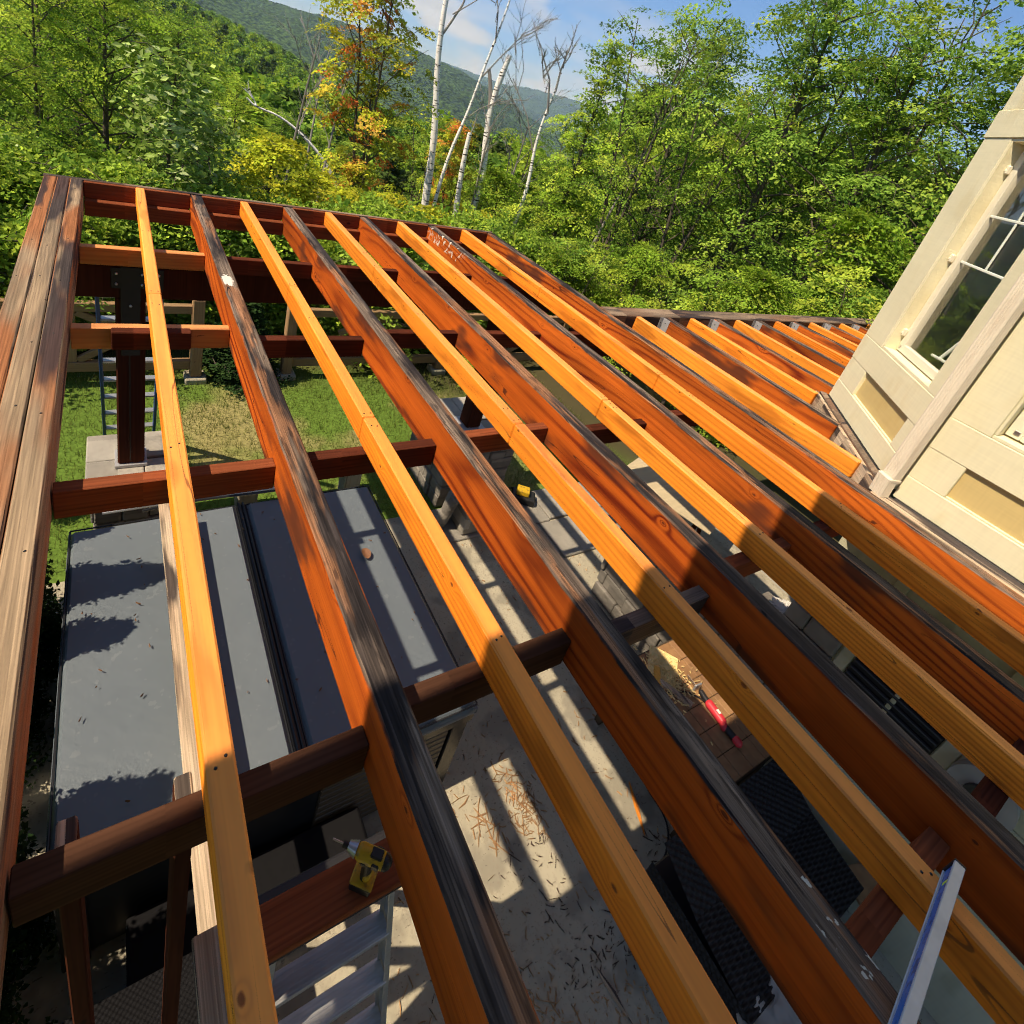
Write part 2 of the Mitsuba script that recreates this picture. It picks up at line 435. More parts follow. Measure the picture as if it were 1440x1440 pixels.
def leafy(name, rough=0.5, trans=0.85):
    scene[name] = {'type': 'principledthin', 'base_color': {'type': 'mesh_attribute', 'name': 'vertex_color'}, 'roughness': rough, 'diff_trans': trans, 'spec_trans': 0.0, 'eta': 1.35}


leafy('leaf_bsdf', trans=0.7)
mat('bark_dark', lambda p, n, uv: mix((0.045, 0.036, 0.028), (0.13, 0.11, 0.085), fbm(p.x * 20, p.y * 20, p.z * 5)), 0.9)


def birch(p, n, uv):
    c = mix((0.80, 0.78, 0.73), (0.88, 0.87, 0.83), fbm(p.x * 9, p.y * 9, p.z * 9))
    return mix(c, (0.05, 0.045, 0.04), smoothstep(0.60, 0.68, fbm(p.x * 7, p.y * 7, p.z * 34, 3)))


mat('birch_bark', birch, 0.75)
mat('twig_grey', lambda p, n, uv: mix((0.34, 0.32, 0.29), (0.17, 0.155, 0.14), fbm(p.x * 9, p.y * 9, p.z * 5)), 0.85)

# ---------------------------------------------------------------- ground, hills, haze


def ground_z(x, y):
    r = np.hypot(x, y)
    a = np.degrees(np.arctan2(x, y))
    d = np.maximum(r - 10.5, 0)
    return -0.16 * np.minimum(d, 60) - 0.10 * np.clip(d - 60, 0, 90)


def crest(a, pts):
    return np.interp(a, [q[0] for q in pts], [q[1] for q in pts])


R1 = [(-40, 1.5), (-8, 0.6), (2.6, -1.0), (7.8, -2.1), (13.4, -3.3), (17.5, -5.2), (30, -6.5), (60, -5.5), (110, -4)]
R2 = [(-40, 3.5), (-5, 2.6), (9.3, 1.2), (16.5, 1.35), (22.8, 0.9), (27.5, 0.5), (31.4, -0.6), (36, -2.0), (60, -3), (110, -2)]
R3 = [(-40, 1.0), (27.3, 0.75), (31.8, 0.5), (34.7, 0.9), (38.5, 1.0), (40.5, 0.65), (44.7, 0.4), (60, 0.8), (110, 0.6)]


def terrain_z(x, y):
    r = np.hypot(x, y)
    a = np.degrees(np.arctan2(x, y))
    z = ground_z(x, y)
    n = meshkit.fbm(np.stack([x / 260, y / 260, 0 * x], -1), 5, 2) - 0.5
    for r0, r1, prof, amp in ((130, 420, R1, 9), (900, 2300, R2, 60), (2900, 6500, R3, 130)):
        top = 4.5 + r1 * np.tan(np.radians(crest(a, prof)))
        t = np.clip((r - r0) / (r1 - r0), 0, 1)
        back = np.clip((r - r1) / (r1 * 0.4), 0, 1)
        target = top - back * abs(top) * 0.6 - back * 0.10 * r1 + n * amp * (t > 0) * np.minimum(1, (1 - t) * 4 + 0.12)
        z = np.where(r > r0, z + (target - z) * (t * t * (3 - 2 * t)) ** 0.8, z)
    return z


az = np.radians(np.concatenate([np.linspace(-180, -46, 30), np.linspace(-44, 110, 420), np.linspace(112, 180, 16)]))
rr = np.concatenate([[0.0], np.linspace(6, 60, 40), np.geomspace(62, 260, 40), np.geomspace(266, 760, 90), np.geomspace(780, 2400, 110), np.geomspace(2450, 9500, 90), [14000., 20000.]])
A, Rr = np.meshgrid(az, rr, indexing='xy')
X, Y = Rr * np.sin(A), Rr * np.cos(A)
Zt = terrain_z(X, Y)
bmp = meshkit.fbm(np.stack([X / 16, Y / 16, 0 * X], -1), 3, 7)
Zt = Zt + np.where(Rr > 800, (bmp - .5) * np.clip(Rr / 130, 0, 26), 0)
Zt = np.where(Rr > 12000, -600.0, Zt)
gv = np.stack([X, Y, Zt], -1).reshape(-1, 3)
nr, na = X.shape
ii, jj = np.meshgrid(np.arange(nr - 1), np.arange(na - 1), indexing='ij')
p0 = ii * na + jj
gf = np.concatenate([np.stack([p0, p0 + na, p0 + na + 1], -1).reshape(-1, 3), np.stack([p0, p0 + na + 1, p0 + 1], -1).reshape(-1, 3)])
gv[:, 2] -= 0.02


def terrain_col(p, n, uv):
    r = dr.sqrt(p.x * p.x + p.y * p.y)
    g = fbm(p.x * 0.9, p.y * 0.9, 0, 4)
    lawn = mix((0.095, 0.16, 0.025), (0.24, 0.215, 0.085), smoothstep(0.56, 0.80, fbm(p.x * 1.1 + 3, p.y * 1.1, 5, 4)))
    lawn = lawn * (0.6 + 0.8 * fbm(p.x * 45, p.y * 45, 2))
    floor_ = mix((0.045, 0.05, 0.02), (0.075, 0.06, 0.03), g)
    d1, d2, cr = voronoi(p.x / 8.5, p.y / 8.5)
    forest = mix((0.050, 0.085, 0.018), (0.010, 0.020, 0.008), smoothstep(0.18, 0.62, d1)) * (0.55 + 0.9 * cr) * (0.6 + 0.8 * fbm(p.x / 110, p.y / 110, 3))
    c = mix(lawn, floor_, smoothstep(7.4, 8.6, r + 0.5 * g))
    return mix(c, forest, smoothstep(120, 260, r))


mat('terrain_bsdf', terrain_col, 0.95, spec=0.1)
scene['air'] = {'type': 'homogeneous', 'albedo': {'type': 'rgb', 'value': [0.93, 0.95, 0.97]}, 'sigma_t': {'type': 'rgb', 'value': [4.5e-5, 6.5e-5, 10e-5]}}
scene['camera']['medium'] = {'type': 'ref', 'id': 'air'}
scene['clear_boundary'] = {'type': 'null'}
scene['haze'] = {'type': 'cube', 'to_world': T().translate([0, 0, -150.0]).scale([20500.0, 20500.0, 600.0]), 'bsdf': {'type': 'ref', 'id': 'clear_boundary'}, 'interior': {'type': 'ref', 'id': 'air'}}
labels['haze'] = {'kind': 'stuff'}
structure(put('ground', (gv, gf), 'terrain_bsdf', smooth=True))
ridge = put('patio', box((-0.9, 7.4), (-3.0, 4.15), (-0.2, 0.02), 0.01), 'concrete')
structure(ridge)

# ---------------------------------------------------------------- the pergola
RT = 2.97
pg = thing('pergola', 'roof frame of weathered and new orange timber rafters under repair beside the cream house', 'pergola')
# left edge: three boards laid side by side
for i in range(3):
    x0 = -0.446 + i * 0.0835
    cuts = [(-0.6, 1.62), (1.626, 5.58)] if i == 0 else [(-0.6, 5.58)]
    for c in cuts:
        put('edge_board', bar('y', c, (x0, x0 + 0.0795), (RT - 0.25, RT + 0.002 * i), 0.006, 0.0022, 30 + i), 'weathered_wood_y', pg)
OLD = [0.563, 1.348, 2.112, 2.905, 3.695]
NEW = [0.156, 0.967, 1.748, 2.530, 3.335]
OW, NW = 0.091, 0.0635
for i, x in enumerate(OLD):
    put('weathered_rafter', bar('y', (-0.9, 5.555), (x, x + OW), (RT - 0.25, RT), 0.007, 0.003, 50 + i), 'old_wood_y', pg)
splices = [[3.4], [2.07, 3.62], [1.9, 4.1], [2.05], [2.3, 3.9]]
for i, x in enumerate(NEW):
    ends = [-0.9] + splices[i] + [5.555]
    for a, b in zip(ends[:-1], ends[1:]):
        s = 0.0015
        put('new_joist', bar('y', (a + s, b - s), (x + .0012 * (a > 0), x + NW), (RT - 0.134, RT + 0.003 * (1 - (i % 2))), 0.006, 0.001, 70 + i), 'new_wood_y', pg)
ROWS = {0: [4.43, 3.23, 1.955, 0.744], 1: [4.40, 3.10, 1.965, 0.80], 2: [4.40, 3.20, 2.0, 0.76, -0.21], 3: [4.43, 3.2, 1.93, 0.835, -0.25], 4: [4.43, 3.2, 1.98, 0.85, -0.25]}
left = [-0.195] + [x + OW for x in OLD[:-1]]
MATS = {(0, 0): 'new_wood_x', (0, 1): 'new_wood_x', (0, 2): 'red_wood_x', (0, 3): 'brown_wood_x', (1, 3): 'brown_wood_x', (3, 3): 'red_wood_x', (2, 2): 'red_wood_x',
        (2, 3): 'weathered_wood_x', (2, 4): 'red_wood_x', (1, 2): 'stained_wood_x'}
for b, ys in ROWS.items():
    for r, y in enumerate(ys):
        put('blocking', bar('x', (left[b] + 0.001, OLD[b] - 0.001), (y, y + 0.062), (RT - 0.262, RT - 0.136), 0.003, 0.001, 90 + b * 7 + r), MATS.get((b, r), 'stained_wood_x'), pg)
# far rim: an upper board on a lower one that makes a ledge
put('rim_board', bar('x', (-0.45, 3.79), (5.585, 5.625), (RT - 0.135, RT + .003), 0.004, 0.0015, 3), 'weathered_wood_x', pg)
for b in range(5):
    put('rim_block', bar('x', (left[b] + .001, OLD[b] - .001), (5.545, 5.583), (RT - 0.134, RT - 0.004), 0.004), 'red_wood_x', pg)
    put('rim_ledge', bar('x', (left[b] + .001, OLD[b] - .001), (5.47, 5.58), (RT - 0.262, RT - 0.136), 0.005), 'red_wood_x', pg)
put('beam', bar('x', (-0.42, 4.05), (4.455, 4.62), (RT - 0.52, RT - 0.264), 0.008, 0.002, 5), 'post_wood', pg)
put('beam', bar('x', (3.55, 9.7), (3.42, 3.58), (RT - 0.5, RT - 0.256), 0.008), 'post_wood', pg)
put('corbel', bar('x', (-0.02, 0.355), (3.165, 3.228), (RT - 0.235, RT - 0.126), 0.005), 'stained_wood_x', pg)
for x in (0.0, 3.39, 7.6):
    put('post', bar('z', (0.93, RT - 0.52), (x, x + 0.19), (4.45, 4.64), 0.012), 'post_wood', pg)
for k in (0.03, 0.095):
    put('check_crack', box((0.085, 0.092), (4.4475, 4.455), (0.96, 2.1), 0.001), 'black_steel', pg) if k == 0.03 else None
br = put('bracket', [box((0.035, 0.155), (4.436, 4.449), (1.98, 2.70), 0.002), box((-0.02, 0.30), (4.4375, 4.4485), (2.535, 2.69), 0.002)], 'black_steel', pg)
for (bx_, bz_) in ((0.06, 2.05), (0.13, 2.05), (0.06, 2.22), (0.13, 2.22), (0.095, 2.40), (0.01, 2.57), (0.01, 2.65), (0.27, 2.57), (0.27, 2.65), (0.165, 2.57), (0.165, 2.65)):
    put('bolt', rounded([(bx_, 4.437, bz_), (bx_, 4.430, bz_)], 0.0095, 1), 'bolt_steel', br)
put('post_base', [box((3.33, 3.64), (4.39, 4.70), (0.90, 0.93), 0.003)], 'galvanized', pg)
put('post_base', [box((-0.02, 0.21), (4.43, 4.66), (0.90, 0.93), 0.003)], 'galvanized', pg)

# screw heads where the new joists bear on the blocking, and nail heads on the edge boards
rng = np.random.default_rng(41)


def screw(x, y, z, m='black_steel', r=0.0042):
    put('screw', rounded([(x, y, z - 0.001), (x, y, z - 0.0008)], r, 1), m, pg)


for i, x in enumerate(NEW):
    for y in ROWS[i]:
        for dx in (0.017, 0.045):
            screw(x + dx + rng.normal(0, .003), y + 0.03 + rng.normal(0, .008), RT + 0.003 * (1 - (i % 2)))
    for y in splices[i]:
        for dx in (0.015, 0.048):
            screw(x + dx, y + 0.03, RT + 0.003 * (1 - (i % 2)))
for i in range(3):
    for y in np.arange(0.4, 5.5, 0.62):
        screw(-0.446 + i * 0.0835 + 0.04 + rng.normal(0, .012), y + rng.normal(0, .05), RT + .002 * i, 'black_steel', 0.0045)

# second bay of the roof, running to the angled wall
A2, B2 = np.array([4.0, 0.86]), np.array([5.04, 1.85])
TT = (B2 - A2) / np.linalg.norm(B2 - A2)
OUT = np.array([-TT[1], TT[0]])
LEN = float(np.linalg.norm(B2 - A2))
put('rim_beam', bar('x', (3.79, 9.7), (3.33, 3.52), (RT - 0.25, RT + 0.004), 0.008, 0.003, 8), 'weathered_wood_x', pg)
for k in range(1, 15):
    x = 3.695 + 0.4055 * k
    old = k % 2 == 0
    w = OW if old else NW
    L0 = A2 + OUT * 0.095
    y0 = max(L0[1] + (x + (0 if not old else 0) - L0[0]) * TT[1] / TT[0], L0[1]) + 0.012
    if x > 5.0:
        y0 = 1.9
    put('weathered_rafter' if old else 'new_joist', bar('y', (y0 if old else y0 + .02, 3.327), (x, x + w), (RT - (0.25 if old else 0.134), RT - .002), 0.006, 0.002 if old else .001, 120 + k),
        'old_wood_y' if old else 'new_wood_y', pg)
    if old:
        h = put('joist_hanger', [box((x - 0.0035, x - .0005), (3.24, 3.326), (RT - 0.17, RT - 0.006), 0.0006), box((x + w + .0005, x + w + 0.0035), (3.24, 3.326), (RT - 0.17, RT - 0.006), 0.0006),
                                 box((x - 0.05, x - .001), (3.3235, 3.3275), (RT - 0.17, RT - 0.006), 0.0006)], 'galvanized', pg)
        put('nail', [rounded([(x - 0.0035, 3.285, RT - 0.05)], 0.006, 1), rounded([(x - 0.028, 3.323, RT - 0.06)], 0.006, 1)], 'black_steel', h)
put('blocking', bar('x', (3.787, 4.095), (2.0, 2.06), (RT - 0.262, RT - 0.136), 0.005), 'stained_wood_x', pg)

# ---------------------------------------------------------------- the house
hs = thing('house', 'cream timber house corner with casement windows, tan panels and a downspout above the pergola', 'house')
ML = frame([A2[0], A2[1], RT], [TT[0], TT[1], 0], [OUT[0], OUT[1], 0], [0, 0, 1])  # local: along the angled wall, outwards, up


def wall_part(name, s, d, z, m, M, ch=0.004, parent=None):
    return put(name, moved(box(s, d, z, ch), M), m, parent or hs)


def panelled_wall(M, s0, s1, o0, o1, first=True):
    """Boards, recessed panels and a casement window (opening o0..o1) of one wall face."""
    d = (-0.02, 0.0)
    wall_part('bottom_board', (s0, s1), (-0.1, 0.0), (0.012, 0.175), 'cream_trim', M)
    wall_part('panel', (o0 - .1, o1 + .1), (-0.1, -0.028), (0.12, 0.45), 'tan_panel', M)
    wall_part('panel_bead', (o0, o1), (-0.028, -0.012), (0.1755, 0.187), 'cream_trim', M, 0.003)
    wall_part('stile', (s0, o0), (-0.1, -0.003), (0.1755, 0.388), 'cream_trim', M)
    wall_part('stile', (o1, s1), (-0.1, -0.003), (0.1755, 0.388), 'cream_trim', M)
    wall_part('rail', (s0, s1), (-0.1, 0.0), (0.3885, 0.598), 'cream_trim', M)
    wall_part('trim_board', (s0, o0), (-0.1, -0.002), (0.5985, 2.14), 'cream_trim', M)
    wall_part('trim_board', (o1, s1), (-0.1, -0.002), (0.5985, 2.14), 'cream_trim', M)
    wall_part('head_board', (s0, s1 + 0.012), (-0.1, 0.006), (2.1405, 2.32), 'cream_trim', M)
    wall_part('stile', (s0, o0), (-0.1, -0.003), (2.3205, 3.6), 'cream_trim', M)
    wall_part('stile', (o1 - .03, s1), (-0.1, -0.003), (2.3205, 3.6), 'cream_trim', M)
    wall_part('panel', (o0 - .1, o1 + .1), (-0.1, -0.03), (2.3, 3.6), 'tan_panel', M)
    wn = wall_part('window', (o0 - 0.0, o0 + 0.001), (-0.14, -0.012), (0.60, 2.139), 'sash_paint', M)
    # jamb, sill and casing bead
    wall_part('sill', (o0, o1), (-0.16, -0.006), (0.5985, 0.622), 'cream_trim', M, 0.004, wn)
    wall_part('jamb', (o1 - 0.016, o1), (-0.16, -0.006), (0.6225, 2.139), 'cream_trim', M, 0.003, wn)
    wall_part('jamb', (o0 + .001, o0 + 0.017), (-0.16, -0.006), (0.6225, 2.139), 'cream_trim', M, 0.003, wn)
    wall_part('head_jamb', (o0 + .018, o1 - .017), (-0.16, -0.006), (2.118, 2.1395), 'cream_trim', M, 0.003, wn)
    a, b, f0, f1 = o0 + 0.02, o1 - 0.02, 0.632, 2.108
    g0, g1, h0, h1 = a + 0.07, b - 0.075, 0.692, 2.03
    sd = (-0.135, -0.088)
    wall_part('sash_frame', (a, g0), sd, (f0, f1), 'sash_paint', M, 0.004, wn)
    wall_part('sash_frame', (g1, b), sd, (f0, f1), 'sash_paint', M, 0.004, wn)
    wall_part('sash_frame', (g0 + .0005, g1 - .0005), sd, (f0, h0), 'sash_paint', M, 0.004, wn)
    wall_part('sash_frame', (g0 + .0005, g1 - .0005), sd, (h1, f1), 'sash_paint', M, 0.004, wn)
    q = moved(trimesh.Trimesh([[g0, -0.112, h0], [g1, -0.112, h0], [g1, -0.112, h1], [g0, -0.112, h1]], [[0, 1, 2], [0, 2, 3]], process=False), M)
    put('pane', q, 'pane_glass', wn)
    md = (-0.110, -0.098)
    wall_part('muntin', (g0, g1), md, (1.339, 1.356), 'muntin_paint', M, 0.003, wn)
    wall_part('muntin', (g0, g1), md, (1.659, 1.676), 'muntin_paint', M, 0.003, wn)
    mc = (g0 + g1) / 2
    wall_part('muntin', (mc - 0.008, mc + 0.008), (-0.1095, -0.0985), (1.3565, 1.6585), 'muntin_paint', M, 0.003, wn)
    wall_part('muntin', (mc - 0.008, mc + 0.008), (-0.1095, -0.0985), (1.6765, h1), 'muntin_paint', M, 0.003, wn)
    for z in (0.74, 1.32, 1.93):
        put('hinge', [moved(box((b - 0.02, b + .012), (-0.0875, -0.060), (z, z + 0.055), 0.005), M), moved(box((b - .012, b + .004), (-.0875, -.055), (z + .012, z + .03), .003), M)], 'sash_paint', wn)
    for s in (a + 0.03, g1 + .03):
        put('screen_clip', moved(box((s, s + 0.028), (-0.088, -0.083), (f0 + .02, f0 + 0.045), 0.002), M), 'bolt_steel', wn)
    return wn, (g0, g1, h0, h1)


wn, gl = panelled_wall(ML, 0.005, 1.43, 0.30, 1.09)
MA = frame([3.9, 0.80, RT], [0, -1, 0], [-1, 0, 0], [0, 0, 1])
wn2, gl2 = panelled_wall(MA, -0.02, 2.2, 0.185, 1.05)
# return of the far corner, and the dark room behind the glass
MC = frame([B2[0], B2[1], RT], [1, 0, 0], [0, 1, 0], [0, 0, 1])
put('wall', moved(box((0.0, 5.0), (-0.12, -0.02), (0.0, 3.6), 0.004), MC), 'cream_trim', hs)
def room_slab(z, t):
    from shapely.geometry import Polygon as P_
    m = trimesh.creation.extrude_polygon(P_([(4.03, -2.89), (9.89, -2.89), (9.89, 1.72), (5.10, 1.72), (4.14, 0.80), (4.03, 0.78)]), t)
    m.apply_translation([0, 0, z])
    return m


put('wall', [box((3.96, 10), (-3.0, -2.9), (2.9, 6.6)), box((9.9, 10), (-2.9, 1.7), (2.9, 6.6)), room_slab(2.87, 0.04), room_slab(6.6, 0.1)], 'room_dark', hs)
put('window_rod', moved(rod([0.66, -0.16, 0.74], [0.45, -0.30, 1.5], 0.012), ML), 'muntin_paint', hs)
put('window_rod', moved(rod([0.74, -0.15, 0.735], [0.56, -0.15, 0.75], 0.010), ML), 'muntin_paint', hs)
# flashing, ledgers
put('flashing', [moved(box((0.0, 1.43), (-.1, 0.012), (-0.012, 0.0115), 0.002), ML), box((3.885, 3.99), (-1.6, 0.80), (RT - 0.012, RT + 0.0115), 0.002)], 'black_steel', hs)
lg = put('ledger', moved(bar('x', (0.02, 1.46), (0.002, 0.062), (-0.25, 0.008), 0.005, 0.002, 4), ML), 'weathered_wood_x', hs)
put('ledger', moved(bar('x', (0.05, 1.47), (0.063, 0.092), (-0.16, -0.006), 0.005, 0.002, 4), ML), 'pale_wood_y', hs)
put('ledger', bar('y', (-1.6, 0.86), (3.845, 3.884), (RT - 0.2, RT + 0.010), 0.006, 0.002, 2), 'pale_wood_y', hs)
put('ledger', bar('y', (-1.6, 0.90), (3.788, 3.8435), (RT - 0.2, RT + 0.002), 0.006, 0.002, 6), 'pale_wood_y', hs)
# downspout in the corner
cx, cy = 3.905, 0.885
ang = math.radians(23)
MD = frame([cx - 0.045, cy - 0.02, 0], [math.sin(ang), math.cos(ang), 0], [-math.cos(ang), math.sin(ang), 0], [0, 0, 1])


def flute(w, d, n=5):
    from shapely.geometry import Polygon
    pts = []
    for (x0, y0, x1, y1) in ((-w, -d, w, -d), (w, -d, w, d), (w, d, -w, d), (-w, d, -w, -d)):
        m = 22
        for i in range(m):
            t = i / m
            e = 0.004 * abs(math.sin(t * math.pi * n))
            nx, ny = (y1 - y0), -(x1 - x0)
            l = math.hypot(nx, ny)
            pts.append((x0 + (x1 - x0) * t + nx / l * e, y0 + (y1 - y0) * t + ny / l * e))
    return Polygon(pts)


ds = trimesh.creation.extrude_polygon(flute(0.040, 0.030), 3.5)
ds.apply_translation([0, 0.012, RT + 0.10])
dn = put('downspout', moved(ds, MD), 'downspout_paint', hs, smooth=30)
el = trimesh.creation.extrude_polygon(flute(0.043, 0.033), 0.13)
el.apply_transform(trimesh.transformations.rotation_matrix(math.radians(-6), [1, 0, 0]))
el.apply_translation([0, 0.020, RT + 0.004])
put('elbow', moved(el, MD), 'downspout_paint', dn, smooth=30)
put('strap', moved(box((-0.048, 0.048), (-0.024, 0.050), (RT + 0.115, RT + 0.135), 0.003), MD), 'downspout_paint', dn)
# lower storey: siding, shuttered window, stone
lw = put('lower_wall', box((4.30, 4.42), (-3.0, 1.0), (0.02, 2.70), 0.004), 'siding_green', hs)
for y0, y1 in ((0.52, 0.60), (-0.17, -0.08)):
    put('corner_board', box((4.275, 4.2995), (y0, y1), (0.9, 2.5), 0.004), 'siding_green', hs)
for z in np.arange(0.9, 2.6, 0.16):
    put('siding_board', box((4.288, 4.2995), (-3.0, -0.175), (z, z + 0.15), 0.003), 'siding_green', hs)
sh = put('shutter', box((4.289, 4.2995), (-0.075, 0.515), (0.95, 2.3), 0.003), 'shutter_black', hs)
for k in range(22):
    put('slat', moved(box((-0.011, 0.011), (-0.07, 0.51), (-0.024, 0.024), 0.006), frame([4.275, 0, 1.0 + k * 0.06], [1, 0, 0.5], [0, 1, 0], [-0.45, 0, 1])), 'shutter_black', sh)
put('cross_bar', box((4.262, 4.2855), (0.205, 0.235), (0.95, 2.3), 0.003), 'siding_green', sh)
rng = np.random.default_rng(5)
for zi in range(12):
    y = 0.61
    z0 = 0.02 + zi * 0.17
    lim = 2.6 if zi < 6 else 1.02
    while y < lim - 0.04:
        w = min(rng.uniform(0.16, 0.34), lim - y)
        e = rng.uniform(0, 0.03)
        put('wall_stone', rbox((4.25 - e, 4.45), (y + 0.006, y + w), (z0, z0 + 0.158), 0.015), 'dark_stone', hs)
        y += w
# the roof over the photographer's balcony: its eave shades the near end of the pergola
M_R = [(-4.2, 0.85), (1.06, 1.174), (1.06, -1.5), (-4.2, -1.5)]
from shapely.geometry import Polygon
roof = trimesh.creation.extrude_polygon(Polygon(M_R), 0.16)
roof.apply_translation([0, 0, 6.45])
put('roof', roof, 'brown_wood_x', hs)
put('wall', box((-4.2, 1.06), (-1.75, -1.5), (0.0, 7.5), 0.01), 'siding_green', hs)

# ---------------------------------------------------------------- hot tub
ht = thing('hot_tub', 'square hot tub under a closed grey folding vinyl cover', 'hot tub')


def slab(x, y, z0, z1, crown_at, r=0.05, ny=60, nx=30):
    """A cover half: a slab with rounded upper edges, thicker towards the fold."""
    from shapely.geometry import box as sbox
    gx, gy = np.meshgrid(np.linspace(x[0], x[1], nx), np.linspace(y[0], y[1], ny), indexing='ij')
    e = np.minimum(np.minimum(gx - x[0], x[1] - gx), np.minimum(gy - y[0], y[1] - gy))
    z = z1 - r * (1 - np.sqrt(np.clip(1 - (1 - np.clip(e / r, 0, 1)) ** 2, 0, 1))) + 0.018 * (1 - abs(gx - crown_at) / 1.1)
    z = z + 0.006 * (meshkit.fbm(np.stack([gx * 3, gy * 3, 0 * gx], -1), 3, 4) - .5)
    gxx, gyy = gx.copy(), gy.copy()
    top = np.stack([gxx, gyy, z], -1).reshape(-1, 3)
    bot = np.stack([gxx, gyy, np.full_like(z, z0)], -1).reshape(-1, 3)
    i, j = np.meshgrid(np.arange(nx - 1), np.arange(ny - 1), indexing='ij')
    a = (i * ny + j).ravel()
    F = np.concatenate([np.stack([a, a + ny, a + ny + 1], 1), np.stack([a, a + ny + 1, a + 1], 1)])
    N = len(top)
    F2 = F[:, ::-1] + N
    rim = np.concatenate([np.arange(0, ny), np.arange(1, nx) * ny + ny - 1, (nx - 1) * ny + np.arange(ny - 2, -1, -1), np.arange(nx - 2, 0, -1) * ny])
    nx_ = np.roll(rim, -1)
    S = np.concatenate([np.stack([rim, nx_, nx_ + N], 1), np.stack([rim, nx_ + N, rim + N], 1)])
    m = trimesh.Trimesh(np.concatenate([top, bot]), np.concatenate([F, F2, S]), process=False)
    if m.volume < 0:
        m.invert()
    return m


cv = put('cover', slab((-0.30, 0.805), (1.56, 3.76), 0.845, 0.94, 0.82), 'vinyl_cover', ht, smooth=40)
put('cover', slab((0.865, 1.95), (1.56, 3.76), 0.845, 0.945, 0.85), 'vinyl_cover', ht, smooth=40)
for (xa, xb) in ((-0.30, 0.805), (0.865, 1.95)):
    put('piping', [tube([[xa + .012, 1.572, .927], [xa + .012, 3.748, .927]], 0.006, 6), tube([[xb - .012, 1.572, .932], [xb - .012, 3.748, .932]], 0.006, 6), tube([[xa + .012, 1.568, .929], [xb - .012, 1.568, .931]], 0.006, 6), tube([[xa + .012, 3.752, .929], [xb - .012, 3.752, .931]], 0.006, 6)], 'black_vinyl', ht, smooth=40)
put('fold_strip', [tube([[0.82, 1.56, .946], [0.822, 2.6, .954], [0.82, 3.76, .948]], 0.013, 8), tube([[0.85, 1.56, .946], [0.85, 2.6, .952], [0.85, 3.76, .948]], 0.010, 8),
                   box((0.80, 0.87), (1.57, 3.75), (0.86, 0.940))], 'black_vinyl', ht, smooth=40)
cb = put('cabinet', box((-0.27, 1.92), (1.60, 3.72), (0.02, 0.845), 0.03), 'black_vinyl', ht)
put('cover_skirt', [box((-0.295, 1.945), (1.565, 1.585), (0.76, 0.85), 0.004), box((1.925, 1.946), (1.586, 3.75), (0.76, 0.85), 0.004)], 'black_vinyl', ht)
for k in range(11):
    put('slat', box((0.95, 1.78), (1.575, 1.602), (0.08 + k * 0.06, 0.132 + k * 0.06), 0.004), 'cabinet_brown', ht)
for x in (-0.27, 1.80):
    put('corner_trim', box((x, x + 0.12), (1.57, 1.603), (0.02, 0.76), 0.006), 'black_vinyl', ht)
put('lifter_bar', [tube([[-0.1, 3.85, .97], [0.6, 3.86, .98], [1.4, 3.85, .97]], 0.014, 8)], 'aluminium', ht, smooth=40)
put('lifter_arm', [tube(spline([[0.15, 3.82, .96], [0.55, 3.82, .99], [0.83, 3.79, 1.01], [1.28, 3.83, .97]], 24), 0.011, 6)], 'black_vinyl', ht, smooth=40)

# ---------------------------------------------------------------- loose timber under the pergola
k = put('wooden_plank', [bar('y', (0.92, 3.62), (0.242, 0.382), (1.18, 1.22), 0.004, 0.002, 12)], 'pale_wood_y')
tag(k, 'pale weathered plank lying lengthwise over the hot tub cover below the first orange joist', 'plank')
k = put('wooden_plank', [bar('y', (-0.6, 0.80), (0.165, 0.255), (1.98, 2.02), 0.004, 0.003, 13)], 'pale_wood_y')
tag(k, 'weathered plank end standing low in the bottom left beside the dark posts', 'plank')
for i, (x, lab) in enumerate(((-0.13, 'dark timber post under the lowest left crossbar, left one of two'), (0.105, 'dark timber post under the lowest left crossbar, right one of two'))):
    k = thing('timber_post', lab, 'post')
    put('shaft', bar('z', (0.02, 2.745), (x, x + 0.042), (0.812, 0.895), 0.004), 'post_wood', k)
    put('cap', bar('x', (x + .001, x + 0.041), (0.814, 0.893), (2.7455, 2.765), 0.004), 'pale_wood_y', k)
k = put('wooden_board', bar('x', (0.26, 0.84), (0.605, 0.735), (2.162, 2.20), 0.004, 0.001, 3), 'red_wood_x')
tag(k, 'reddish brown board carrying the yellow impact driver', 'board')

for y, lab in ((1.75, 'near'), (3.30, 'far')):
    k = put('spacer_block', bar('x', (0.262, 0.378), (y, y + .09), (0.955, 1.179), 0.004), 'pale_wood_y')
    tag(k, f'{lab} spacer block holding the pale plank above the hot tub cover', 'block')

# impact driver, standing on its battery
dv = thing('impact_driver', 'yellow and black cordless impact driver standing on the reddish board', 'power tool')
ex = np.array([0.622 - 0.54, 0.633 - 0.712, 0.0])
ex /= np.linalg.norm(ex)
ey = np.array([-ex[1], ex[0], 0])
MV = frame([0.614, 0.660, 2.2], 0.80 * ex, 0.80 * ey, [0, 0, 0.9])


def dpart(name, meshes, m, parent=dv, smooth=40):
    return put(name, [moved(x, MV) for x in meshes], m, parent, smooth=smooth)


